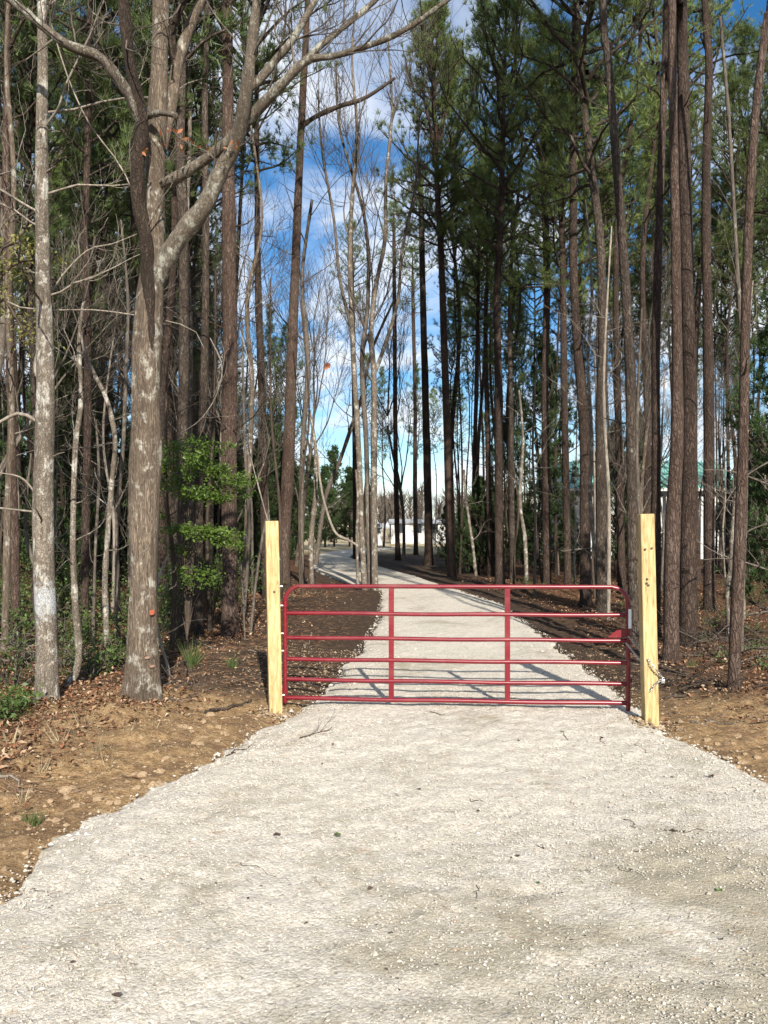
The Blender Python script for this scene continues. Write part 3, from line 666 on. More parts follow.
# ================================================================ the big forked hardwood on the left
b = hit(142, 694); YB = b[1]
big = thing('hardwood_tree', 'large grey forked hardwood with spreading limbs and a small orange paint spot', 'tree', tuple(b))
mb = MB()
pts = [(142, 700, 33), (143, 660, 30), (143, 600, 28.5), (145, 500, 29), (146, 460, 31), (146, 400, 28), (147, 340, 27), (151, 290, 25), (155, 245, 20), (155, 205, 18), (155, 160, 20), (158, 110, 19), (160, 50, 17), (161, 0, 16), (162, -90, 14), (158, -240, 10), (165, -400, 5)]
P = [(*W(p[0], p[1], YB), p[2] / F * YB / 2) for p in pts]; Q = interp_path(P, 90)
knobbly(mb, Q[:, :3], Q[:, 3], 24, 0, .10, .32); trunkB = mb.build('trunk', M['grey_bark'], big)
limbs = [  # (points, material)
 ([(152, 300, 20, 0), (160, 270, 22, -.05), (180, 237, 22, -.15), (205, 205, 20, -.3), (222, 168, 18, -.4), (236, 144, 16, -.5), (246, 92, 15, -.7), (253, 34, 12, -.8), (258, -10, 10, -.9), (266, -90, 6, -1.1)], 'limb_bark'),
 ([(156, 186, 14, 0), (172, 180, 13, -.1), (191, 169, 13, -.2), (222, 147, 13, -.35), (250, 118, 13, -.5), (284, 82, 12, -.7), (308, 60, 9, -.8), (339, 55, 7, -.9), (397, 34, 6.5, -1.0), (445, 2, 5, -1.1), (490, -30, 3, -1.2)], 'limb_bark'),
 ([(304, 62, 8, -.8), (320, 46, 7.5, -.75), (335, 34, 7, -.7), (376, 0, 6, -.6), (400, -22, 4, -.6)], 'limb_bark'),
 ([(246, 92, 9, -.7), (262, 77, 10, -.7), (274, 62, 9.5, -.7), (291, 42, 9, -.75), (304, 20, 8, -.8), (318, -5, 7, -.8), (340, -50, 4, -.8)], 'limb_bark'),
 ([(151, 380, 4, -.08), (151, 335, 8, -.10), (150, 300, 12, -.10), (148, 275, 14, -.10), (146, 239, 15, -.15), (139, 205, 15, -.2), (137, 168, 15, -.3), (142, 120, 14, -.35), (131, 70, 13, -.4), (125, 20, 12, -.45), (121, -30, 10, -.5), (110, -120, 6, -.5)], 'dark_limb_bark'),
 ([(142, 150, 4, -.33), (139, 122, 9, -.36), (130, 98, 13, -.4), (117, 77, 13, -.45), (99, 57, 12, -.5), (68, 45, 11, -.6), (42, 26, 10, -.6), (18, 6, 9, -.7), (-10, -14, 6, -.8)], 'limb_bark'),
 ([(162, 150, 13, .05), (171, 104, 14, .1), (178, 62, 13, .1), (191, 24, 12, .15), (203, -4, 10, .2), (230, -80, 6, .3)], 'grey_bark'),
 ([(176, 66, 8, .1), (172, 30, 8, 0), (184, 0, 7, -.1), (195, -40, 4, -.1)], 'dark_limb_bark'),
 ([(148, 116, 8, -.2), (160, 113, 7, -.35), (175, 115, 6.5, -.5)], 'limb_bark'),
]
tips = []
for i, (pp, mt) in enumerate(limbs):
    pp = [(p[0], p[1], p[2] * (.84 if mt != 'dark_limb_bark' else .95), p[3]) for p in pp]; mb = MB(); Q, r = limb_px(mb, pp, YB, 40, 12, 0, .07); o = mb.build('limb', M[mt], big)
    if i in (8,): continue
    for k in range(9 if i < 4 else 7):                         # side twigs
        tw = MB()
        j = rng.randint(10, 39); d = unit(Q[min(j + 1, 39)] - Q[j - 1]) * .6 + unit(rng.normal(size=3)) * .9 + np.array((0, 0, .2))
        branch_tree(tw, Q[j], d, rng.uniform(.3, .75), min(r[j] * .35, .012), 2, .3, (1, 3), 5, .0018, .35)
        tw.build('twig', M['twig'], o)
mb = MB(); c = W(155, 611, YB); rr = 14.5 / F * YB
sp_ = [c + np.array((0, 0, 0))]
def patch(px, py, w, h, name, m, parent, rad_px, cx_px, Y=YB):
    """a little paint mark hugging the bark of a trunk of that radius"""
    mb = MB(); V = []; nx, nz = 7, 8; rad = rad_px / F * Y + .010
    for a in range(nz):
        for b2 in range(nx):
            jx = rng.uniform(-.22, .22) * w / nx * (1 if 0 < a < nz - 1 else 2.5); x = px - w / 2 + w * b2 / (nx - 1) + jx
            z = py - h / 2 + h * a / (nz - 1) + rng.uniform(-.15, .15) * h / nz * (3 if b2 in (0, nx - 1) or a in (0, nz - 1) else 1)
            s = np.clip((x - cx_px) / rad_px, -.98, .98); p = W(x, z, Y); V.append((p[0], Y - rad * math.sqrt(1 - s * s), p[2]))
    Fc = [(a * nx + k, a * nx + k + 1, (a + 1) * nx + k + 1, (a + 1) * nx + k) for a in range(nz - 1) for k in range(nx - 1)]
    Fc = [f for n_, f in enumerate(Fc) if n_ not in (0, nx - 2, len(Fc) - 1, len(Fc) - nx + 1)]
    mb.add(V, Fc); o = mb.build(name, m, parent); return o
patch(155.5, 611, 3.6, 5, 'paint_spot', M['orange_paint'], big, 16.5, 143.5)
for x, y_, w, h in ((152, 655, 4, 2.2), (156, 664, 3.5, 2.5)): patch(x, y_, w, h, 'bark_scar', M['cut_wood'], big, 17.5, 143)
# orange and green leaves left on a twig beside the fork
tw = MB(); st = W(168, 160, YB - .45)
for a in ((146, 152), (160, 138), (178, 148), (190, 140), (206, 150), (226, 158), (238, 146), (176, 132)):
    e = W(a[0], a[1], YB - .5 + rng.uniform(-.1, .1)); m_ = (st + e) / 2 + rng.normal(size=3) * .03
    tw.tube([st, m_, e], [.004, .003, .0018], 4, 0, False)
    for q in range(5): leaves(tw, (e + rng.normal(size=(1, 3)) * .035), rng.normal(size=(1, 3)), rng.uniform(.05, .08), rng.randint(1, 4))
tw.build('leafy_twig', [M['twig'], M['orange_leaf'], M['yellow_leaf'], M['dead_leaf']], big)

# ================================================================ traced trees, front to back
t = pine([(48, 703, 22), (47, 640, 21), (44, 560, 21), (43, 500, 20), (45, 420, 18), (45, 350, 17), (43, 280, 14), (42, 200, 13), (42, 120, 11.5), (43, 60, 10.5), (42, 0, 9), (46, -90, 7), (40, -260, 3)],
     'pale mottled hardwood trunk with an old white paint blaze at the left edge', None, barkm='blazed_bark', name='hardwood_tree', zc=13, top=9, stubs=6, flare=.25)
YW = t.location.y
for k in range(14):
    mb = MB(); z = rng.uniform(3.0, 8.5); x = (44 - 384) / F * YW; a = rng.rand() * 6.28
    branch_tree(mb, (x, YW, z), (math.cos(a), math.sin(a), .5), rng.uniform(.7, 1.6), .014, 3, .3, (1, 3), 5, .002, .4); mb.build('branch', M['pale_twig'], t)
for pp in ([(36, 421, 4), (20, 413, 4), (0, 422, 3), (-30, 440, 2)], [(36, 512, 2.5), (0, 508, 2), (-20, 506, 1.5)], [(40, 350, 6), (36, 372, 6), (47, 384, 5)], [(38, 497, 2.5), (22, 478, 2), (0, 473, 1.5)]):
    mb = MB(); limb_px(mb, pp, YW, 8, 5); mb.build('branch', M['pale_twig'], t)

def sapling(pts, Y, label, mt='twig', twigs=8, tl=.6, name='sapling', root_w=None, depth=2):
    b = hit(*pts[0][:2]) if Y is None else None
    if b is None: w = W(pts[0][0], pts[0][1], Y); b = np.array((w[0], w[1], float(zg(w[0], w[1]))))
    r = thing(name, label, 'sapling' if name == 'sapling' else 'tree', tuple(b)); mb = MB()
    pp = [(pts[0][0], pts[0][1] + 4, pts[0][2])] + list(pts[1:])
    Q, rd = limb_px(mb, pp, b[1], 34, 7, 0, .08)
    mb.build('trunk', M[mt], r)
    for k in range(twigs):
        mb = MB(); j = rng.randint(10, 33); a = rng.rand() * 6.28
        branch_tree(mb, Q[j], (math.cos(a), math.sin(a), rng.uniform(.1, .9)), tl * rng.uniform(.5, 1.2), max(rd[j] * .3, .003), depth, .4, (1, 3), 5, .0018, .4); mb.build('branch', M[mt], r)
    return r
sapling([(60, 690, 9), (68, 684, 9), (76, 672, 8), (79, 650, 7), (75, 600, 6.5), (73, 540, 6), (74, 480, 6), (76, 440, 5), (81, 400, 5), (79, 340, 4), (84, 300, 3)], 8.9, 'crooked pale sapling with a hooked foot beside the white-blazed trunk', 'pale_bark', 10)
sapling([(108, 664, 6), (106, 620, 6), (105, 580, 6), (108, 530, 5), (112, 480, 5), (115, 440, 5), (107, 400, 4), (92, 370, 4), (83, 345, 3), (80, 320, 2)], 10.6, 'thin pale sapling bending left halfway between the two big left trunks', 'pale_bark', 9)
sapling([(119, 655, 4), (118, 600, 4), (117, 520, 4), (123, 450, 4), (126, 370, 3.5), (128, 300, 3), (121, 220, 2)], 11.8, 'very thin upright sapling close to the left side of the forked tree', 'twig', 7)
sapling([(5, 640, 7), (8, 500, 7), (12, 400, 6), (8, 300, 6), (14, 180, 5), (6, 60, 4), (12, -40, 3)], 10.5, 'grey upright sapling at the far left edge of the picture', 'grey_bark', 14, 1.0)
sapling([(92, 700, 3), (95, 560, 3), (99, 480, 3), (96, 420, 2)], 12, 'spindly brown sapling standing in the shrubs on the left', 'twig', 7)
sapling([(170, 690, 4), (168, 668, 3), (160, 640, 3), (155, 610, 3), (158, 580, 3), (168, 555, 2)], 9.4, 'small crooked white stem leaning against the forked trunk', 'pale_twig', 2, .2)
sapling([(191, 640, 8), (191, 560, 8), (190, 500, 7.5), (189, 420, 7), (190, 330, 6), (186, 240, 5), (190, 120, 4), (184, 20, 3)], 14.5, 'slim whitish trunk behind the bright green holly shrub', 'spotted_bark', 10, 1.1)
sapling([(243, 640, 5), (245, 560, 5), (250, 450, 5), (252, 380, 4.5), (247, 300, 4), (262, 220, 3), (250, 120, 2)], 16, 'slim grey sapling just right of the straight reddish pine', 'grey_bark', 12, 1.1)
sapling([(250, 636, 3.5), (255, 590, 3), (262, 540, 3), (269, 510, 2.5)], 14.0, 'bare leaning pole behind the left gate post', 'twig', 0)
sapling([(312, 581, 5), (311, 540, 5), (315, 500, 4.5), (316, 460, 4), (314, 436, 3.5), (309, 410, 3)], 25, 'short pale crooked stem at the bend of the drive', 'spotted_bark', 3, 1.0)
sapling([(302, 590, 6), (301, 520, 6), (303, 440, 5), (308, 360, 5), (302, 280, 4), (312, 200, 3)], 27, 'dark sapling close behind the leaning reddish pine', 'twig', 12, 2.0, depth=3)
sapling([(316, 560, 4.5), (325, 500, 4.5), (340, 460, 4), (352, 425, 4), (362, 395, 3.5), (372, 350, 3), (394, 300, 2)], 29, 'slanting bare tree leaning right across the drive bend', 'twig', 10, 2.0, depth=3)
sapling([(731, 640, 4), (727, 600, 4), (731, 560, 4), (733, 520, 3.5), (738, 480, 3), (748, 430, 2.5)], 10.8, 'white spotted thin stem beside the rightmost reddish trunk', 'spotted_bark', 3, .5)
sapling([(602, 600, 4), (596, 560, 4), (590, 500, 3.5), (592, 440, 3.5), (588, 360, 3), (592, 290, 3), (585, 200, 2)], 18, 'pale wavy sapling in front of two dark pines', 'pale_bark', 7, 1.2)
sapling([(527, 590, 4), (525, 540, 4), (520, 500, 3.5), (523, 440, 3), (519, 390, 2)], 24, 'pale forked stem standing between dark pines right of the drive', 'pale_bark', 6, 1.2)
sapling([(476, 572, 3), (472, 540, 3), (466, 500, 2.5), (464, 470, 2)], 30, 'thin leaning pale stem near the drive edge among dark trunks', 'pale_bark', 3, 1)
sapling([(741, 660, 5), (742, 600, 5), (745, 520, 4.5), (746, 400, 4), (739, 297, 4), (729, 122, 3.5), (720, 17, 3)], 11.5, 'slim straight pole leaning left behind the rightmost reddish trunk', 'twig', 10, .9)

# the clump of pale stems at the driveway bend
b = hit(368, 590); cl = thing('hardwood_tree', 'clump of pale spotted slender stems growing from one mound at the drive bend', 'tree', tuple(b))
for pp, mt in (([(375, 592, 9), (374, 520, 8), (374, 440, 8), (374, 378, 7), (371, 330, 6.5), (377, 280, 5.5), (385, 240, 5), (386, 180, 4), (392, 110, 3), (388, 40, 2)], 'spotted_bark'),
               ([(365, 592, 9), (362, 540, 7), (360, 480, 7), (357, 420, 7), (353, 350, 6.5), (350, 260, 6), (352, 200, 5), (357, 130, 4), (352, 60, 3), (356, 0, 2)], 'spotted_bark'),
               ([(370, 590, 6, .3), (368, 520, 6, .4), (366, 440, 6, .5), (362, 360, 6, .6), (368, 300, 5, .7), (365, 220, 4, .9), (340, 130, 3, 1.2), (336, 60, 2, 1.4)], 'twig'),
               ([(358, 588, 4), (357, 540, 4), (358, 500, 4), (356, 470, 3)], 'spotted_bark'),
               ([(372, 380, 5), (385, 345, 5), (398, 300, 4), (402, 250, 3.5), (415, 190, 3), (419, 120, 2)], 'spotted_bark'),
               ([(352, 330, 5), (340, 280, 4), (334, 220, 3.5), (322, 150, 3), (318, 90, 2)], 'twig'),
               ([(357, 545, 3), (348, 540, 3.5), (335, 532, 3.5), (325, 505, 3), (320, 480, 3), (318, 455, 2)], 'pale_twig')):
    pp = [(p[0], p[1], p[2] * .8) + tuple(p[3:]) for p in pp]; mb = MB(); Q, r = limb_px(mb, pp, b[1], 40, 8, 0, .05); o = mb.build('stem', M[mt], cl)
    if pp[-1][1] < 260:
        for k in range(8):
            tw = MB(); j = rng.randint(16, 39); a = rng.rand() * 6.28
            branch_tree(tw, Q[j], (math.cos(a) * .5, math.sin(a) * .5, 1), rng.uniform(1.2, 2.6), max(r[j] * .4, .012), 3, .35, (2, 4), 5, .005, .22); tw.build('branch', M['twig'], o)

# pines whose trunks can be told apart
pine([(230, 637, 19), (230, 560, 18), (229, 450, 17.5), (230, 360, 17), (229, 240, 16), (228, 120, 13.5), (227, 0, 12), (228, -60, 11)], 'straight reddish pine trunk between the forked tree and the left gate post', 0, zc=12.5, barkm='pine_bark_red', stubs=9)
pine([(284, 592, 15), (284, 540, 14), (288, 470, 14), (291, 380, 12.5), (294, 300, 11), (298, 200, 9), (303, 90, 8), (308, -6, 6.5)], 'slender reddish pine leaning right just behind the left gate post', 2, zc=19, barkm='pine_bark_red', stubs=8, cs=.8)
p2 = [o for o in bpy.data.objects if o.get('label', '').startswith('slender reddish pine leaning')][0]
mb = MB(); Q, r = limb_px(mb, [(300, 128, 5), (315, 117, 4.5), (340, 106, 4.5), (365, 98, 4), (395, 78, 2.5)], p2.location.y, 14, 6); mb.build('branch', M['dark_twig'], p2)
pine([(733, 690, 13), (735, 640, 13), (739, 560, 13), (742, 480, 12), (744, 400, 11), (746, 300, 10.5), (751, 175, 9.5), (758, 90, 9), (767, 17, 8.5), (776, -60, 8)], 'rightmost slim reddish trunk leaning right, standing nearest in the leaf litter', 0, zc=11.5, barkm='pine_bark_red', stubs=9, cs=.8)
pine([(671, 662, 17), (671, 600, 16.5), (673, 520, 16.5), (677, 440, 15), (677, 340, 11.5), (675, 200, 10), (673, 100, 9.5), (672, 0, 9), (670, -80, 8.5)], 'nearer left trunk of the close pair of tall pines right of the chained post', 1, zc=12.5, barkm='pine_bark_red', stubs=6)
pine([(689, 648, 20), (688, 580, 18), (689, 500, 17.5), (690, 400, 16.5), (688, 300, 15), (685, 180, 14), (683, 80, 12.5), (681, 0, 12), (680, -80, 11)], 'thick dark right trunk of the close pair of tall pines right of the chained post', 3, zc=13.5, barkm='pine_bark', stubs=6)
pine([(655, 640, 11), (656, 560, 11), (656, 450, 10), (656, 340, 9.5), (660, 200, 8.5), (664, 80, 8), (667, 0, 7.5)], 'straight dark pine trunk half hidden by the chained gate post', 1, zc=14, barkm='pine_bark', stubs=8)
pine([(635, 648, 13), (633, 560, 12.5), (631, 440, 11.5), (629, 349, 11), (621, 220, 10), (613, 120, 9), (607, 50, 8.5), (602, -6, 8)], 'grey brown pine trunk leaning left just left of the chained gate post', 0, zc=10, barkm='pine_bark_grey', stubs=14)
pine([(603, 612, 15), (602, 520, 14), (601, 420, 13), (603, 340, 11), (600, 240, 9.5), (590, 160, 9), (581, 80, 8), (577, 20, 7)], 'broad grey brown trunk curving left behind the right end of the gate', 4, zc=9.5, barkm='pine_bark_grey', stubs=12)
pine([(586, 606, 13), (585, 520, 12), (584, 430, 11.5), (577, 340, 10), (573, 250, 9), (574, 140, 8)], 'darker twin trunk touching the broad curving one behind the gate', 3, zc=10.5, barkm='pine_bark', stubs=12, cs=.9)
pine([(710, 612, 13), (709, 540, 12.5), (709, 440, 12), (708, 340, 11), (706, 230, 9.5), (707, 140, 9), (709, 60, 8), (704, -8, 7)], 'dark wavy pine behind and right of the close pair of pines', 4, zc=14, barkm='pine_bark', stubs=14)
pine([(452, 578, 10), (450, 520, 10), (448, 450, 9.5), (444, 340, 8), (441, 250, 7), (437, 180, 6)], 'tall sunlit pine with a full green crown above the middle of the drive', 5, zc=12.6, top=22, cs=1.0, barkm='pine_bark_red', stubs=5)
pine([(429, 566, 10), (428, 500, 9), (426, 420, 8.5), (423, 300, 7), (421, 200, 6)], 'thin pine just left of the sunlit full-crowned one over the drive', 2, zc=14.5, cs=.7, barkm='pine_bark', stubs=6)
pine([(398, 561, 6), (396, 480, 5.5), (395, 380, 5), (394, 250, 4)], 'very slim dark pine pole beyond the drive, right of the pale clump', 2, zc=17, cs=.5, barkm='pine_bark', stubs=5)
pine([(416, 556, 5), (415, 480, 5), (415, 400, 4), (413, 300, 4)], 'farther slim pine pole standing at the edge of the open field', 2, zc=17, cs=.6, barkm='pine_bark', stubs=5)
pine([(500, 590, 11), (499, 500, 10), (499, 400, 9), (497, 300, 8), (501, 210, 7)], 'dark forking pine in the middle of the right-hand row', 4, zc=9.5, cs=.95, barkm='pine_bark', stubs=12)
pine([(547, 585, 9), (546, 480, 9), (545, 380, 8), (547, 280, 7.5), (544, 180, 7)], 'upright pine right of the forking one in the dark row', 0, zc=9.5, cs=1.0, barkm='pine_bark', stubs=10)
pine([(568, 588, 8), (566, 480, 8), (564, 380, 8), (563, 280, 7), (560, 150, 6)], 'slim dark pine just left of the touching twin trunks', 4, zc=8.5, cs=.9, barkm='pine_bark', stubs=10)
pine([(472, 572, 5), (474, 480, 5), (476, 400, 4.5), (478, 300, 4)], 'slim far pine between the drive and the forking dark pine', 0, zc=10, cs=.8, barkm='pine_bark', stubs=8)
pine([(355, 560, 5), (355, 480, 5.5), (354, 400, 5), (353, 320, 4.5)], 'dark pine trunk right behind the pale clump at the bend', 2, zc=15, cs=.7, barkm='pine_bark', stubs=5)
# left side background pines
for (pp, lab, cr, zc_, mt) in [
    ([(178, 640, 13), (180, 500, 13), (184, 380, 12.5), (184, 250, 12), (180, 140, 11), (182, 40, 10)], 'dark pine right behind the forked hardwood', 1, 9.5, 'pine_bark_grey'),
    ([(199, 636, 10), (199, 500, 10), (204, 380, 9), (206, 240, 8), (205, 100, 7), (207, 10, 6)], 'slim pine left of the straight reddish trunk, among green shrubs', 4, 11, 'pine_bark_grey'),
    ([(16, 650, 10), (15, 560, 10), (12, 450, 9), (9, 300, 9), (6, 150, 8), (8, 20, 7)], 'brown pine trunk near the left edge behind the blazed tree', 1, 9, 'pine_bark_red'),
    ([(84, 640, 9), (86, 500, 9), (88, 380, 8.5), (85, 240, 8), (88, 120, 7)], 'shaded pine between the blazed trunk and the forked hardwood', 3, 8, 'pine_bark'),
    ([(267, 600, 10), (264, 500, 9), (262, 400, 9), (258, 280, 8), (257, 180, 6)], 'shaded pine in line with the left gate post', 1, 11, 'pine_bark')]:
    pine(pp, lab, cr, zc=zc_, barkm=mt, stubs=14)

# ================================================================ background pines (prototypes, then copies)
protos = []
for k in range(5):
    h = 21 + k; x0 = 200 + 12 * k; rb = .105 + .013 * k
    w = rng.normal(size=(5, 2)) * .25
    root = thing('pine_tree', 'tall slender background pine of the wood behind the first trunks', 'pine tree', (x0, -200, 0), 'background pines of the wood')
    P = np.array([(x0 + w[i][0] * (i > 0), -200 + w[i][1] * (i > 0), -.3 + h * i / 4, rb * (1 - .8 * i / 4)) for i in range(5)])
    Q = interp_path(P, 30); mb = MB(); knobbly(mb, Q[:, :3], Q[:, 3], 9, 0, .06, .3)
    for q in range(26):
        i = rng.randint(6, 20); a = rng.rand() * 6.28; ln = rng.choice([.3, .9, 1.8])
        S, e = curve(Q[i, :3], (math.cos(a), math.sin(a), rng.uniform(-.2, .5)), ln, 4, (0, 0, .2), .4); mb.tube(S, np.linspace(.02, .005, 5), 3, 0, False)
    mb.build('trunk', M[['pine_bark', 'pine_bark_grey', 'pine_bark', 'pine_bark', 'pine_bark'][k]], root)
    zc = h - CH[k] * .95; o = bpy.data.objects.new('crown', CROWN[k]); C.objects.link(o); o.parent = root
    i = np.searchsorted(Q[:, 2], zc); o.location = Vector(Q[i, :3]) - root.location
    protos.append((root, children(root)))
used_p = [False] * 5
def place_pine(k, x, y, s, rz, label, group='background pines of the wood'):
    z = float(zg(x, y)); sc3 = (s * rng.uniform(.9, 1.1), s * rng.uniform(.9, 1.1), s * rng.uniform(.9, 1.12))
    dup(protos[k][0], (x, y, z), rz, sc3, label, group, protos[k][1])
def scatter(n, xa, xb, ya, yb, mind, ok, seed):
    r_ = np.random.RandomState(seed); out = []
    for _ in range(n * 40):
        x, y = r_.uniform(xa, xb), r_.uniform(ya, yb)
        if ok(x, y) and all((x - a) ** 2 + (y - b_) ** 2 > mind ** 2 for a, b_ in out): out.append((x, y))
        if len(out) >= n: break
    return out
def inL(x, y): return -.62 * y - 3 < x < xl(min(y, 74)) - 1.6 and 384 + x / y * F < 222 + (12 if y < 30 else 0)
LB = scatter(64, -42, 0, 15.5, 62, 1.75, inL, 3)
for x, y in LB:
    place_pine(rng.randint(5), x, y, rng.uniform(.72, 1.0), rng.rand() * 6.28, 'background pine of the dark wood left of the drive', 'pines filling the wood left of the drive')
def inR(x, y): return xr(min(y, 74)) + 2.2 < x < .62 * y + 3 and (384 + x / y * F > 455)
RB = scatter(24, 1, 34, 22, 46, 2.8, inR, 5)
for x, y in RB:
    place_pine(rng.randint(5), x, y, rng.uniform(.75, 1.05), rng.rand() * 6.28, 'background pine of the dark row right of the drive', 'pines standing right of the drive')
for x, y in scatter(24, -20, 0, 13.5, 30, 2.2, lambda x, y: inL(x, y), 41):
    place_pine(rng.randint(5), x, y, rng.uniform(.42, .66), rng.rand() * 6.28, 'young green pine filling the wood left of the drive', 'young pines left of the drive')
for x, y in scatter(9, 2, 24, 26, 42, 2.2, lambda x, y: inR(x, y) and 384 + x / y * F < 690, 43):
    place_pine(rng.randint(5), x, y, rng.uniform(.6, .85), rng.rand() * 6.28, 'young green pine among the row right of the drive', 'young pines right of the drive')
for x, y in [(-2 + 2.4 * i + rng.uniform(-1, 1), 80 + rng.uniform(-6, 10)) for i in range(9)]:
    if 384 + x / y * F > 365: place_pine(rng.randint(5), x, y, rng.uniform(.6, .8), rng.rand() * 6.28, 'small far pine beyond the open field', 'far pines past the field')
for x, y in scatter(11, 4, 24, 23, 38, 2.2, lambda x, y: inR(x, y) and 610 < 384 + x / y * F < 790, 71):
    place_pine(rng.randint(5), x, y, rng.uniform(.68, .9), rng.rand() * 6.28, 'green pine with a low crown at the far right of the wood', 'green pines at the far right')
for x, y in scatter(34, 1, 40, 30, 58, 1.9, lambda x, y: 452 < 384 + x / y * F < 760 and x > xr(y) + 2 and not (9.5 < x < 23 and y > 44), 51):
    k_ = rng.randint(5); s_ = rng.uniform(.6, .85); dup(protos[k_][0], (x, y, float(zg(x, y))), rng.rand() * 6.28, (s_ * .62, s_ * .62, s_ * rng.uniform(.95, 1.15)), 'slim dark pine pole standing far back in the right-hand wood', 'slim pines far back on the right', protos[k_][1])
for x, y in scatter(9, -16, 0, 34, 60, 2.5, lambda x, y: 222 < 384 + x / y * F < 300 and x < xl(y) - 1, 45):
    place_pine(rng.randint(5), x, y, rng.uniform(.42, .58), rng.rand() * 6.28, 'short green pine in line with the gap left of the drive bend', 'short pines near the drive bend')
for r_, ch in protos:
    for c in ch: bpy.data.objects.remove(c)
    bpy.data.objects.remove(r_)

# understory evergreens closing the left wood, and lower ones on the right
def evergreen(x, y, s, k, label, group=None, sz=1.0):
    z = float(zg(x, y)); r = thing('evergreen_tree', label, 'evergreen tree', (x, y, z), group)
    o = bpy.data.objects.new('crown', CEDAR[k]); C.objects.link(o); o.parent = r; o.location = (0, 0, .35 * s); o.scale = (s, s, s * sz); o.rotation_euler = (0, 0, rng.rand() * 6.28)
    t_ = bpy.data.objects.new('trunk', ETR); C.objects.link(t_); t_.parent = r; t_.scale = (s, s, s * sz)
    return r
mb = MB(); Q = np.array([(0, 0, -.2), (.05, .02, 2), (-.04, .04, 4), (0, 0, 7.5)]); mb.tube(interp_path(Q, 12), np.linspace(.1, .015, 12), 7, 0); ETR = mb.mesh('evergreen_trunk', M['dark_limb_bark'])
for x, y in scatter(46, -42, 0, 22, 66, 2.2, inL, 9):
    evergreen(x, y, rng.uniform(.7, 1.35), rng.randint(2), 'dark evergreen understory tree in the shaded wood left of the drive', 'understory evergreens left of the drive', rng.uniform(.9, 1.3))
for x, y in scatter(16, -16, 0, 27, 62, 2.0, lambda x, y: 224 < 384 + x / y * F < 296 and x < xl(y) - 2.4, 47):
    evergreen(x, y, rng.uniform(.7, .95) * (.55 + y / 100), rng.randint(2), 'dark evergreen filling the gap between the left gate post and the drive bend', 'evergreens near the drive bend', 1.1)
for x, y in ((-6.3, 66), (-3.6, 80), (-6.0, 78), (-8.6, 72)): evergreen(x, y, 1.25, rng.randint(2), 'green cedar standing in the row behind the far drive bend', 'cedars behind the drive bend')
w = W(322, 560, 48); evergreen(-5.2, 80, 1.2, 0, 'dense green cedar beside the far bend of the drive')
w = W(292, 560, 42); evergreen(w[0] - .7, 46, .95, 1, 'second rounder cedar left of the far drive bend')
for x, y in scatter(15, 3, 30, 26, 46, 2.6, lambda x, y: inR(x, y) and 384 + x / y * F > 470 and not (545 < 384 + x / y * F < 606 or 640 < 384 + x / y * F < 732), 13):
    evergreen(x, y, rng.uniform(.45, .95), rng.randint(2), 'low dark evergreen among the trunks right of the drive', 'understory evergreens right of the drive', 1.2)
for x, y in scatter(20, 2, 18, 32, 44, 1.2, lambda x, y: 446 < 384 + x / y * F < 650 and x > xr(y) + 1.8, 15):
    evergreen(x, y, rng.uniform(.24, .42), rng.randint(2), 'knee to head high dark brush between the trunks right of the drive', 'low brush right of the drive', .9)
evergreen(6.55, 12.6, .55, 0, 'dark evergreen bush at the right edge beside the leaning trunk', sz=1.3)

# bare deciduous trees
BARE = []
for k in range(4):
    mb = MB(); P, e = curve((0, 0, -.2), (rng.normal() * .05, rng.normal() * .05, 1), 7, 8, (0, 0, .1), .12); mb.tube(P, np.linspace(.10, .06, 9), 8, 0, False)
    t_ = mb.mesh('bare_trunk', M['grey_bark' if k % 2 else 'twig']); mb = MB()
    for q in range(7):
        i = rng.randint(3, 9); a = rng.rand() * 6.28; branch_tree(mb, P[min(i, 8)], (math.cos(a) * .55, math.sin(a) * .55, 1), rng.uniform(2.4, 3.8), .04, 4, .3, (2, 4), 5, .005, .22)
    branch_tree(mb, P[-1], e, 3.5, .055, 4, .3, (2, 4), 5, .005, .2)
    BARE.append((t_, mb.mesh('bare_crown', M['twig'])))
def bare(x, y, s, k, label, group=None):
    r = thing('bare_tree', label, 'bare tree', (x, y, float(zg(x, y))), group)
    for nm, me in (('trunk', BARE[k][0]), ('crown', BARE[k][1])):
        o = bpy.data.objects.new(nm, me); C.objects.link(o); o.parent = r; o.scale = (s, s, s * rng.uniform(.95, 1.15)); o.rotation_euler = (0, 0, k)
    r.rotation_euler = (0, 0, rng.rand() * 6.28); return r
for i, (px, Yd, s) in enumerate([(404, 50, 1.2), (296, 40, 1.2)]):
    bare((px - 384) / F * Yd, Yd, s, i % 4, 'tall leafless tree with fine upswept twigs against the sky over the drive', 'leafless trees over the drive')
for x, y in scatter(7, -24, 0, 12.5, 34, 2.0, lambda x, y: inL(x, y) and x > -.56 * y, 21):
    bare(x, y, rng.uniform(.5, .95), rng.randint(4), 'thin leafless tree inside the wood left of the drive', 'leafless trees in the left wood')
for x, y in scatter(4, 4, 24, 14, 34, 2.0, lambda x, y: inR(x, y) and x > 3.8 and not (y < 17 and x < 6), 23):
    bare(x, y, rng.uniform(.5, .95), rng.randint(4), 'thin leafless tree among the trunks right of the drive', 'leafless trees right of the drive')

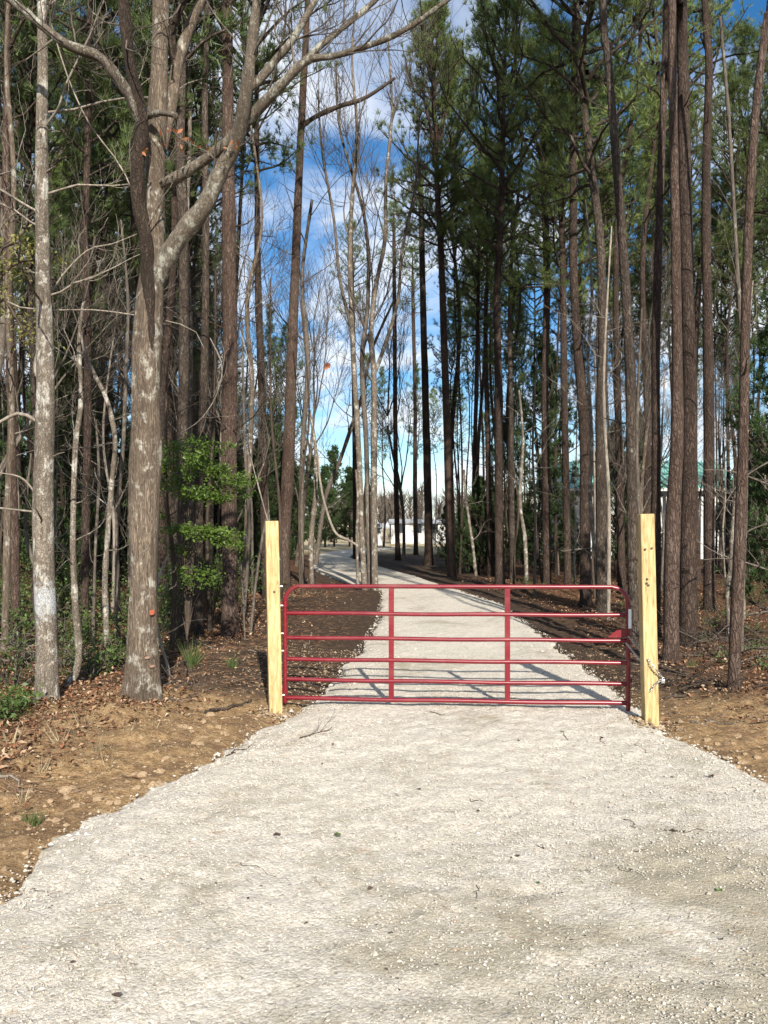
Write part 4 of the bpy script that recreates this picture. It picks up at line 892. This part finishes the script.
for i, (x, y) in enumerate(scatter(34, 1, 24, 13, 38, 1.3, lambda x, y: xr(y) + 1.5 < x < .52 * y, 61)):
    px = 384 + x / y * F; py = HZ + HC * F / y; a_ = rng.normal() * 8; h_ = rng.uniform(90, 330) * 20 / y
    sapling([(px, py, 70 / y), (px + a_ * .3 + rng.normal() * 2, py - h_ * .3, 62 / y), (px + a_ * .5 + rng.normal() * 3, py - h_ * .6, 50 / y), (px + a_ + rng.normal() * 3, py - h_, 26 / y)], y, 'thin bare sapling growing between the pines right of the drive', ['twig', 'dark_twig', 'pale_twig'][i % 3], 5, 1.0)['group'] = 'thin saplings right of the drive'
for i, (x, y) in enumerate(scatter(22, -16, -2, 11, 30, 1.3, lambda x, y: -.54 * y < x < xl(y) - 2.2, 63)):
    px = 384 + x / y * F; py = HZ + HC * F / y; a_ = rng.normal() * 8; h_ = rng.uniform(120, 380) * 18 / y
    sapling([(px, py, 62 / y), (px + a_ * .3 + rng.normal() * 3, py - h_ * .3, 55 / y), (px + a_ * .5 + rng.normal() * 4, py - h_ * .6, 44 / y), (px + a_ + rng.normal() * 4, py - h_, 22 / y)], y, 'thin bare sapling growing in the shade left of the drive', ['twig', 'dark_twig', 'pale_twig'][i % 3], 5, .9)['group'] = 'thin saplings in the left wood'
for i, (x, y) in enumerate(scatter(13, -3, 12, 62, 86, 1.0, lambda x, y: 372 < 384 + x / y * F < 470, 73)):
    bare(x, y, rng.uniform(.16, .34), rng.randint(4), 'low bare brown bush at the edge of the field before the white building', 'bare bushes at the field edge')
# far wood: a mass of bare grey tops beyond the field, one thing
mb = MB()
for q in range(430):
    x0, y0 = rng.uniform(-130, 150), rng.uniform(120, 165); h = rng.uniform(7, 11); mb.tube([(x0, y0, -.3), (x0 + rng.normal() * .2, y0, h * .8)], [.16, .05], 4, 0, False)
    n = 130; zz = h * rng.uniform(.25, .85, n); a = rng.rand(n) * 6.28
    strips(mb, np.stack([x0 + a * 0, y0 + a * 0, zz], -1), np.stack([np.cos(a), np.sin(a), rng.uniform(.8, 2.2, n)], -1), rng.uniform(1.2, 3.2, n), .2)
tag(mb.build('far_wood', M['twig']), 'grey leafless wood closing the view beyond the field', 'far wood', kind='stuff')

# ================================================================ houses past the trees
def house():
    x0, x1, y0, y1, ze, zr = 11.2, 21.6, 48.0, 55.0, 4.6, 6.3
    zb = float(zg(x0, y0)) - .05
    r = thing('house', 'white house with a green metal roof seen between the trunks on the right', 'house', (x0, y0, zb))
    mb = MB(); mb.box(((x0 + x1) / 2, (y0 + y1) / 2, (ze + zb) / 2), (x1 - x0, y1 - y0, ze - zb), 0); mb.build('wall', M['white_paint'], r, shade=False)
    ym = (y0 + y1) / 2; mb = MB(); o = .5
    for sgn in (-1, 1):
        ya = ym + sgn * ((y1 - y0) / 2 + o); za = ze - .25
        v = [(x0 - o, ya, za), (x1 + o, ya, za), (x1 + o, ym, zr), (x0 - o, ym, zr)]
        mb.add(v + [(a, b2, c + .09) for a, b2, c in v], [(0, 1, 2, 3), (7, 6, 5, 4), (0, 4, 5, 1), (1, 5, 6, 2), (3, 2, 6, 7), (0, 3, 7, 4)])
        for k in range(26):
            x = x0 - o + (x1 - x0 + 2 * o) * k / 25; mb.tube([(x, ya, za + .11), (x, ym, zr + .11)], .02, 4, 0)
    mb.build('roof', M['green_roof'], r, shade=False)
    mb = MB(); mb.box(((x0 + x1) / 2, y0 - o - .03, ze - .28), (x1 - x0 + 2 * o, .05, .18), 0); mb.build('fascia', M['white_paint'], r, shade=False)
    for sgn in (0, 1):
        x = x0 - .01 if sgn == 0 else x1 + .01; mb = MB(); mb.add([(x, y0, ze + .002), (x, y1, ze + .002), (x, ym, zr)], [(0, 1, 2)]); mb.build('gable', M['white_paint'], r, shade=False)
    for k in range(4):
        xc = x0 + 1.6 + 2.8 * k; mb = MB(); mb.box((xc, y0 - .04, 2.6), (1.1, .08, 1.5), 0); f = mb.build('window', M['white_paint'], r, shade=False)
        mb = MB()
        for q in (-.25, .25): mb.box((xc + q, y0 - .085, 2.6), (.44, .02, 1.34), 0)
        mb.build('pane', M['glass_dark'], f, shade=False)
house()
def shed(name, lab, x0, x1, y0, y1, zt, roofm, pitch=.5, nw=3):
    zb = float(zg(x0, y0)) - .05; r = thing(name, lab, 'building', (x0, y0, zb)); mb = MB(); mb.box(((x0 + x1) / 2, (y0 + y1) / 2, (zt + zb) / 2), (x1 - x0, y1 - y0, zt - zb), 0); mb.build('wall', M['white_paint'], r, shade=False)
    ym = (y0 + y1) / 2; mb = MB(); v = [(x0 - .3, y0 - .3, zt), (x1 + .3, y0 - .3, zt), (x1 + .3, y1 + .3, zt), (x0 - .3, y1 + .3, zt), (x0 - .3, ym, zt + pitch), (x1 + .3, ym, zt + pitch)]
    mb.add(v, [(0, 1, 5, 4), (2, 3, 4, 5), (3, 2, 1, 0)]); mb.add(v, [(0, 4, 3), (1, 2, 5)]); mb.build('roof', M[roofm], r, shade=False)
    for k in range(nw):
        xc = x0 + (x1 - x0) * (k + .6) / (nw + .2); mb = MB(); mb.box((xc, y0 - .03, 1.9), (1.0, .06, 1.1), 0); mb.build('window', M['glass_dark'], r, shade=False)
shed('mobile_home', 'long low white building with a grey roof beyond the field, over the drive', .9, 9.5, 96, 101, 2.5, 'grey_roof', .6, 4)
shed('garden_shed', 'small white shed standing left of the long low white building', -1.6, -.2, 88, 91, 2.0, 'grey_roof', .5, 1)

# ================================================================ shrubs, fallen wood, rocks, fallen leaves
def leafy_shrub(x, y, h, wdt, n_br, n_leaf, leaf, lm, label, size=.05, name='shrub', cat='shrub', group=None, stemm='twig', z0=0.1):
    z = float(zg(x, y)); r = thing(name, label, cat, (x, y, z), group); mb = MB(); tips = []
    for k in range(n_br):
        a = rng.rand() * 6.28; el = rng.uniform(.5, 1.3)
        P, e = curve((x, y, z - .03), (math.cos(a) * math.cos(el) * wdt / h, math.sin(a) * math.cos(el) * wdt / h, math.sin(el)), h * rng.uniform(.6, 1.05), 6, (0, 0, 0), .25)
        mb.tube(P, np.linspace(.012, .004, 7), 5, 0, False)
        for q in range(5):
            j = rng.randint(2, 6); S, e2 = curve(P[j], unit(P[j] - P[j - 1]) + rng.normal(size=3) * .8, h * rng.uniform(.12, .28), 3, (0, 0, .1), .3); mb.tube(S, [.004, .003, .0025, .002], 3, 0, False)
            tips += [S[1], S[2], S[3]]
    mb.build('stems', M[stemm], r); T = np.array(tips); mb = MB(); idx = rng.randint(len(T), size=n_leaf)
    leaves(mb, T[idx] + rng.normal(size=(n_leaf, 3)) * size * 1.3, np.array((0, -.25, .8)) + rng.normal(size=(n_leaf, 3)) * .7, rng.uniform(.6, 1.2, n_leaf) * size, 0, leaf, .25)
    mb.build('foliage', M[lm], r); return r
# the bright holly: layered sprays of leaves on thin stems
b = hit(186, 668); hol = thing('holly_shrub', 'bright green broad-leaved shrub in layered sprays right of the forked trunk', 'shrub', (b[0], 11.3, float(zg(b[0], 11.3))))
mb = MB(); lf = MB(); base = np.array((W(196, 600, 11.3)[0], 11.3, float(zg(b[0], 11.3))))
for (px, py, rx, rz, n) in ((170, 462, 14, 12, 300), (192, 458, 18, 12, 420), (212, 470, 20, 12, 420), (226, 486, 20, 10, 380), (180, 486, 18, 10, 330), (200, 497, 22, 8, 380), (188, 528, 22, 9, 360), (210, 534, 24, 8, 400), (226, 541, 14, 6, 240), (205, 447, 14, 7, 200), (182, 445, 12, 8, 220), (236, 478, 12, 6, 160), (160, 470, 10, 10, 160), (215, 500, 14, 6, 160), (176, 548, 12, 8, 160), (182, 575, 18, 12, 240), (168, 592, 10, 12, 130), (208, 582, 8, 6, 70), (158, 515, 8, 14, 110)):
    n = int(n * 1.5); c = W(px, py, 11.3 + rng.uniform(-.5, .4)); nd = W(188 + (px - 188) * .25, py + 26, 11.35); S = interp_path([W(187, 640, 11.35), nd, (nd + c) / 2 + np.array((0, 0, .05)), c], 12); mb.tube(S, np.linspace(.009, .003, 12), 5, 0, False)
    k = 11.3 / F; g = rng.normal(size=(n, 3)); g /= np.maximum(1, np.linalg.norm(g, axis=1, keepdims=True) / 1.4)
    P_ = c + g * np.array((rx * k * .8, .32, rz * k * .62)); cl_ = rng.randint(14, size=n); off = rng.normal(size=(14, 3)) * np.array((rx * k, .3, rz * k * .7)) * .6
    P_ = c + off[cl_] + rng.normal(size=(n, 3)) * np.array((.07, .07, .035))
    leaves(lf, P_, np.array((0, -.35, .9)) + rng.normal(size=(n, 3)) * .55, rng.uniform(.035, .075, n), 0, .5, .2)
mb.build('stems', M['dark_twig'], hol); lf.build('foliage', M['holly'], hol)
M['holly_dark'] = leafmat('holly_dark', (.03, .055, .014), (.08, .12, .03), None, .35, .5, 5)
# lower left broad-leaved shrubs and low greenery
for (px, py, h, lm, lab) in ((14, 690, 1.0, 'shrub_leaf', 'broad-leaved green shrub at the left edge under pale twigs'), (92, 676, .75, 'shrub_leaf', 'low green shrub at the foot of the crooked hooked sapling'),
                             (64, 668, 1.1, 'shrub_leaf', 'green shrub just behind the white-blazed trunk'), (120, 668, .55, 'shrub_leaf', 'little green shrub touching the left side of the forked trunk'),
                             (20, 712, .22, 'shrub_leaf', 'low leafy weed in front of the white-blazed trunk'), (4, 722, .26, 'shrub_leaf', 'low green weed at the left edge above the bank')):
    b = hit(px, py); leafy_shrub(b[0], b[1], h, .8 * h, 9, 420, .5, lm, lab, .06)
for i, (x, y) in enumerate(scatter(26, -16, -2.2, 10.6, 24, 1.1, lambda x, y: -.56 * y - 1 < x < xl(y) - 2.4, 31)):
    leafy_shrub(x, y, rng.uniform(.7, 2.0), 1.0, 9, 700, .5, 'shrub_leaf' if i % 3 else 'holly_dark', 'dark green leafy shrub on the floor of the left wood', .075, 'understory_shrub', 'shrub', 'shrubs on the floor of the left wood', 'dark_twig')
for i, (x, y) in enumerate(scatter(12, 4, 18, 10.5, 24, 1.2, lambda x, y: xr(y) + 1.8 < x < .56 * y, 33)):
    leafy_shrub(x, y, rng.uniform(.4, 1.1), .9, 8, 320, .5, 'shrub_leaf', 'low leafy shrub on the floor of the right wood', .06, 'understory_shrub', 'shrub', 'shrubs on the floor of the right wood', 'dark_twig')
# yellow-green leafy bough reaching in at the left edge
b = hit(-40, 700); yb = thing('evergreen_tree', 'yellow-green small-leaved bough reaching in high at the left edge', 'tree', (b[0], b[1], b[2])); mb = MB(); lf = MB()
limb_px(mb, [(-44, 702, 12), (-46, 560, 11), (-40, 430, 9), (-30, 340, 8)], b[1], 16, 7)
for pp in ([(-34, 360, 5), (-5, 285, 4), (20, 262, 3), (48, 258, 2)], [(-34, 360, 5), (0, 300, 4), (18, 322, 3.5), (45, 350, 3)], [(-30, 350, 5), (0, 252, 3), (25, 245, 2)]):
    Q, r = limb_px(mb, pp, b[1], 12, 5)
    for k in range(4, 12):
        n = 34; leaves(lf, Q[k] + rng.normal(size=(n, 3)) * np.array((.11, .12, .07)), np.array((0, -.4, .8)) + rng.normal(size=(n, 3)) * .6, rng.uniform(.04, .075, n), 0, .4, .2)
mb.build('trunk', M['dark_twig'], yb); lf.build('foliage', M['yellow_leaf'], yb)
# yucca-like grass tufts near the holly
def tuft_thing(px, py, h, n, label, m='grass_green', cat='grass tuft', spread=.35):
    b = hit(px, py); mb = MB(); a = rng.rand(n) * 6.28; rr = rng.rand(n) * .05
    strips(mb, np.array(b) + np.stack([np.cos(a) * rr, np.sin(a) * rr, a * 0 - .01], -1), np.stack([np.cos(a) * spread, np.sin(a) * spread, np.ones(n)], -1) + rng.normal(size=(n, 3)) * .15, rng.uniform(.5, 1, n) * h, .018 if h > .3 else .008)
    return tag(mb.build('grass_tuft', M[m], origin=tuple(b)), label, cat)
tuft_thing(191, 668, .5, 60, 'spiky dark green tuft at the foot of the holly shrub'); tuft_thing(232, 668, .25, 50, 'small spiky green tuft near the reddish pine foot')
tuft_thing(157, 700, .10, 24, 'tiny green sprig on the bank by the forked trunk'); tuft_thing(34, 826, .14, 30, 'green weed sprig on the orange bank at lower left')
tuft_thing(693, 668, .2, 40, 'short green tuft between the paired pines and the chained post'); tuft_thing(340, 660, .10, 20, 'tiny grass sprig on the dark soil behind the gate')
for i, (px, py) in enumerate([(745, 655), (757, 648), (700, 640), (720, 662), (764, 668), (712, 628), (752, 632)]):
    b = hit(px, py); leafy_shrub(b[0], b[1], .3, .5, 6, 160, .5, 'grass_green', 'small mossy green ground plant in the litter at the right', .05, 'ground_plant', 'plant', 'small plants at the right')

# cut stub with a pale end, stakes and fallen sticks
def stick(pts, Y, name, lab, mt, cat, sides=6, group=None, twigs=0):
    w = W(pts[0][0], pts[0][1], Y + (pts[0][3] if len(pts[0]) > 3 else 0)); mb = MB(); pts = [(p[0], p[1], p[2] * .62 * (1 - .5 * i_ / len(pts))) + tuple(p[3:]) for i_, p in enumerate(pts)]; Q, r = limb_px(mb, pts, Y, 14, sides, 0, .1)
    for k in range(twigs):
        j = rng.randint(3, 13); branch_tree(mb, Q[j], rng.normal(size=3) + np.array((0, 0, .5)), .3, r[j] * .5, 1, .1, (1, 3), 4, .0018, .4)
    return tag(mb.build(name, M[mt], origin=tuple(Q[0])), lab, cat, group)
stick([(245, 640, 4), (243, 600, 4), (241, 562, 4)], 13.4, 'broken_stub', 'short broken upright stub right of the reddish pine', 'twig', 'stub')
def ground_stick(px0, py0, px1, py1, w, lab, mt='twig', name='fallen_stick', kink=.04, up=.02, twigs=1, group=None):
    a, b2 = hit(px0, py0), hit(px1, py1); n = 8; Q = np.array([a + (b2 - a) * k / (n - 1) for k in range(n)]); Q[1:-1] += rng.normal(size=(n - 2, 3)) * kink * np.array((1, 1, .3))
    for q in Q: q[2] = max(float(zg(q[0], q[1])), float(zroad(q[0], q[1])) if xl(q[1]) < q[0] < xr(q[1]) else -9) + w / F * a[1] / 2 * .6
    Q[-1][2] += up; mb = MB(); mb.tube(Q, np.linspace(w / F * a[1] / 2, w / F * a[1] / 5, n), 5, 0)
    for k in range(twigs):
        j = rng.randint(2, 7); branch_tree(mb, Q[j], unit(b2 - a) * .8 + rng.normal(size=3) * .5 + np.array((0, 0, .15)), .18, w / F * a[1] / 6, 1, 0, (1, 2), 4, .0018, .3)
    return tag(mb.build(name, M[mt], origin=tuple(Q[0])), lab, 'stick', group)
ground_stick(205, 714, 252, 703, 5, 'thick dark fallen branch lying near the left gate post', 'dark_twig'); ground_stick(170, 700, 214, 690, 3, 'brown fallen stick right of the forked trunk foot')
ground_stick(0, 776, 32, 790, 4, 'grey stick end on the orange bank at the left edge', 'pale_twig'); ground_stick(180, 640, 262, 655, 2, 'thin pale stick on the soil left of the gate post', 'pale_twig')
ground_stick(305, 648, 312, 637, 2.2, 'short white twig on the dark soil behind the gate', 'pale_twig', up=.06); ground_stick(690, 722, 768, 724, 2.5, 'long thin stick on the litter at the right edge', 'twig')
ground_stick(664, 700, 720, 690, 3.5, 'brown stick in the litter right of the chained post', 'dark_twig'); ground_stick(300, 749, 332, 742, 2, 'sprig of fine twigs lying on the gravel before the gate', 'dark_twig', twigs=6, kink=.02, up=.03)
ground_stick(226, 765, 250, 756, 2, 'thin twig on the gravel edge at the left bank', 'dark_twig', up=0); ground_stick(664, 845, 704, 846, 1.3, 'very thin needle-like twig on the gravel at right', 'dark_twig', up=0, twigs=0)
for i, (a, b_, c, d) in enumerate([(430, 662 + 60, 455, 727), (636, 756, 662, 770), (625, 832, 655, 852), (640, 870, 655, 862), (618, 888, 645, 890), (600, 748, 608, 758), (470, 812, 495, 820), (560, 742, 574, 756), (536, 862, 560, 868), (30, 905, 90, 925), (128, 872, 176, 878), (240, 880, 300, 898), (476, 905, 480, 940)]):
    ground_stick(a, b_, a + (c - a) * .6, b_ + (d - b_) * .6, .9, 'thin dark twig lying loose on the gravel surface', 'dark_twig', 'twig_on_gravel', .02, 0, 0, 'thin twigs lying on the gravel')
# brush piles: tangled dead boughs right, pale twigs left
def brush(cx, cy, rx, ry, n, h, lab, mt):
    c = hit(cx, cy); r = thing('brush_pile', lab, 'brush pile', tuple(c)); mb = MB()
    for k in range(n):
        p = np.array((c[0] + rng.uniform(-rx, rx), c[1] + rng.uniform(-ry, ry), 0.)); p[2] = float(zg(p[0], p[1])) + rng.uniform(0, h * .5)
        a = rng.rand() * 6.28; branch_tree(mb, p, (math.cos(a), math.sin(a) * .7, rng.uniform(0, .55)), rng.uniform(.35, .9), rng.uniform(.005, .013), 2, -.2, (1, 3), 4, .002, .35)
    mb.build('dead_boughs', M[mt], r)
brush(748, 660, 1.1, .9, 34, .6, 'tangle of dead grey boughs on the ground at the right edge', 'twig')
brush(700, 690, .6, .5, 14, .25, 'low heap of dead twigs between the chained post and the rightmost trunk', 'dark_twig')
brush(8, 668, .45, .5, 26, .9, 'tangle of pale dead twigs at the left edge beside the blazed trunk', 'pale_twig')
brush(165, 690, .3, .25, 9, .25, 'small heap of dead twigs against the right side of the forked trunk', 'twig')
# pale twiggy branches crossing in front of the left wood
for pts, Yd, lab in (([(-10, 290, 3), (15, 306, 3.2), (50, 310, 3.2), (95, 310, 3), (140, 316, 3), (180, 324, 2.5), (196, 332, 2), (204, 348, 1.5)], 8.3, 'long pale dead branch drooping across in front of the forked trunk'),
                     ([(48, 300, 3.5), (62, 276, 3.5), (88, 250, 3), (112, 244, 2.8), (137, 234, 2.2)], 8.4, 'pale dead branch reaching right from the blazed trunk'),
                     ([(50, 20, 2), (62, 60, 2.6), (75, 95, 3), (92, 128, 3), (118, 162, 3), (133, 192, 2.6), (146, 228, 2.4), (158, 240, 2)], 8.2, 'long thin vine-like branch slanting down to the fork'),
                     ([(-8, 200, 4), (14, 210, 4), (40, 226, 3.4), (62, 215, 2.6)], 8.6, 'short pale dead branch high at the left edge'),
                     ([(210, 338, 2.2), (222, 366, 2), (216, 396, 1.8), (200, 420, 1.6), (182, 432, 1.5)], 9.2, 'thin hanging pale vine right of the forked trunk'),
                     ([(280, 560, 2), (262, 500, 2), (246, 430, 2.2), (252, 380, 2), (240, 330, 1.8)], 12.5, 'thin wavy vine rising beside the straight reddish pine')):
    r = stick(pts, Yd, 'hanging_branch', lab, 'pale_twig', 'branch', 6, None, 6)
for (a, b_, c, d) in ((768, 490, 700, 470), (768, 575, 700, 560), (768, 520, 726, 560), (768, 455, 716, 520), (768, 610, 712, 640)):
    stick([(a + 14, b_, 3.5), ((a + c) / 2, (b_ + d) / 2 - 8, 3), (c, d, 1.6)], 10.2 + rng.rand(), 'hanging_branch', 'bare twiggy branch reaching in from the right edge low down', 'twig', 'branch', 6, 'bare branches at the right edge', 7)

c = W(327, 366, 9.5)

# rocks on the bank and the darker stones lying on the gravel
def rock(px, py, w, m, lab, name='rock', group=None, flat=.6):
    p = hit(px, py); s = w / F * p[1] / 2; bm_ = MB(); n1, n2 = 9, 6; V = []
    a0 = rng.rand() * 9
    for i in range(n2 + 1):
        th = math.pi * i / n2
        for j in range(n1):
            ph = 2 * math.pi * j / n1; rr = s * (1 + .8 * float(fbm(np.array([math.cos(ph) * 1.3 + a0]), np.array([math.sin(ph) * 1.3 + th * 1.1]), 3)[0]))
            V.append((p[0] + rr * math.sin(th) * math.cos(ph), p[1] + rr * .8 * math.sin(th) * math.sin(ph), p[2] + s * flat * .2 + rr * flat * math.cos(th)))
    bm_.add(V, [(i * n1 + j, (i + 1) * n1 + j, (i + 1) * n1 + (j + 1) % n1, i * n1 + (j + 1) % n1) for i in range(n2) for j in range(n1)])
    return tag(bm_.build(name, M[m], origin=tuple(p), shade=False), lab, 'rock', group)
rock(157, 788, 17, 'clod', 'largest tan rock at the edge of the gravel on the left bank'); rock(66, 792, 13, 'clod', 'pale flat tan rock among leaves on the left bank')
rock(110, 804, 9, 'clod', 'rounded brown rock near the gravel edge on the left bank'); rock(107, 817, 12, 'clod', 'brown rock touching the gravel edge, lower on the left bank')
rock(142, 776, 12, 'clod', 'brown rock just above the largest tan one'); rock(98, 800, 11, 'clod', 'small brown rock left of the rounded one')
rock(246, 775, 7, 'clod', 'lone tan pebble lying on the gravel below the bank')
for k in range(34):
    py = rng.uniform(716, 860); p = hit(100, py); ex = 384 + float(xl(p[1])) / p[1] * F; px = ex - rng.gamma(1.8, 26) - 3
    if px > 2: rock(px, py, rng.uniform(4, 10), 'clod', 'small brown dirt clod on the left bank', 'dirt_clod', 'dirt clods on the left bank')
for k in range(16):
    py = rng.uniform(735, 790); p = hit(700, py); ex = 384 + float(xr(p[1])) / p[1] * F; px = ex + rng.gamma(1.8, 22) + 3
    if px < 768: rock(px, py, rng.uniform(4, 8), 'clod', 'small brown dirt clod on the right bank', 'dirt_clod', 'dirt clods on the right bank')
mb_s = []
def dleaf(px, py, w, m, lab, group=None):
    p = hit(px, py); z = float(zroad(p[0], p[1])) if xl(p[1]) < p[0] < xr(p[1]) else p[2]
    Yd = (HC - z) * F / (py - HZ); p = np.array(((px - 384) / F * Yd, Yd, z + .012)); s = w / F * p[1]
    mb = MB(); a = rng.rand() * 6.28; n = 7; V = [p + np.array((0, 0, .0))]
    for k in range(n * 2):
        t_ = k * math.pi / n; rr = s * .5 * (.62 + .38 * math.cos(t_) ** 2) * (1 if k % 2 else .8); V.append(p + np.array((math.cos(t_ + a) * rr, math.sin(t_ + a) * rr * .8, .25 * s * abs(math.sin(t_)) * rng.uniform(.5, 1.2))))
    mb.add(V, [(0, k + 1, (k + 1) % (2 * n) + 1) for k in range(2 * n)])
    return tag(mb.build('fallen_leaf', M[m], origin=tuple(p), shade=False), lab, 'leaf', group)
M['black_leaf'] = leafmat('black_leaf', (.04, .026, .018), (.085, .055, .04), None, .05, .7, 9)
dleaf(277, 837, 9, 'black_leaf', 'dark curled leaf on the gravel left of centre'); dleaf(73, 965, 7, 'black_leaf', 'narrow black leaf on the gravel at lower left'); dleaf(116, 999, 12, 'black_leaf', 'dark red-brown leaf near the bottom edge at lower left')
dleaf(337, 837, 10, 'grass_green', 'small olive leaf on the gravel right of the dark curled one'); dleaf(371, 891, 9, 'black_leaf', 'black leaf on the gravel near the middle'); dleaf(720, 893, 9, 'holly', 'green leaf on the gravel at the right')
dleaf(711, 778, 9, 'black_leaf', 'black leaf near the right edge of the gravel'); dleaf(518, 858, 7, 'black_leaf', 'small black leaf on the gravel between the olive and green ones'); dleaf(538, 885, 6, 'grass_green', 'little olive leaf on the gravel below centre right')
for k in range(34):
    dleaf(rng.uniform(40, 740), 740 + 280 * rng.rand(), rng.uniform(2.5, 5.5), 'black_leaf', 'tiny dark leaf scrap on the gravel', 'tiny dark leaf scraps on the gravel')
# twisting leaf caught on a vine over the drive
m_ = MB(); c = W(327, 367, 12.0); leaves(m_, np.array([c, c + np.array((.04, 0, .02))]), np.array([(0.2, -1, .3), (-.4, -1, .1)]), np.array((.15, .1)), 1, .7, .3)
vn = interp_path([W(318, 455, 12.0), W(322, 420, 12.0), c, W(322, 330, 12), W(300, 300, 12.2), W(262, 306, 12.8)], 20); m_.tube(vn, .0025, 4, 0, False)
tag(m_.build('hanging_leaf', [M['twig'], M['orange_leaf']], origin=tuple(c)), 'lone orange-brown leaf caught on a thin vine above the drive', 'leaf')

mb = MB()
for o in bpy.data.objects:
    if o.parent is None and o.name.startswith(('pine_tree', 'hardwood_tree', 'gate_post', 'bare_tree', 'sapling')) and 5 < o.location.y < 24 and abs(o.location.x) < 12:
        n = 16 if o.name.startswith('gate_post') else 60; a = rng.rand(n) * 6.28; d = (.07 if o.name.startswith(('gate', 'sapl')) else .14) + rng.gamma(1.6, .10, n); x = o.location.x + np.cos(a) * d; y = o.location.y + np.sin(a) * d
        leaves(mb, np.stack([x, y, zg(x, y) + .015 + .05 * np.exp(-d * 5)], -1), np.array((0, 0, 1)) + rng.normal(size=(n, 3)) * .6, rng.uniform(.03, .08, n), 0, .6, .5)
tag(mb.build('leaf_litter', M['litter']), 'brown leaves gathered around the feet of trunks and posts', 'leaf litter', kind='stuff')

for i, (px, py, h) in enumerate([(96, 752, .3), (108, 770, .22), (60, 740, .28), (40, 772, .25), (82, 726, .3), (22, 800, .2), (128, 742, .18), (12, 745, .32), (152, 728, .15)]):
    tuft_thing(px, py, h, 9, 'few dry tan grass stalks standing on the left bank', 'grass_tan', 'dry grass', .5)['group'] = 'dry stalks on the left bank'

mb = MB()
for o in bpy.data.objects:
    if o.parent is None and o.name.startswith('gate_post'):
        n = 260; a = rng.rand(n) * 6.28; d = .085 + rng.gamma(1.3, .06, n); x = o.location.x + np.cos(a) * d; y = o.location.y + np.sin(a) * d
        stones(mb, np.stack([x, y, np.maximum(zg(x, y), np.where((x > xl(y)) & (x < xr(y)), zroad(x, y), -9)) + .035 * np.exp(-(d - .085) * 9)], -1), rng.gamma(1.6, .006, n) + .005)
tag(mb.build('backfill_soil', M['clod'], shade=False), 'loose brown soil heaped round the feet of the two gate posts', 'soil crumbs', kind='stuff')
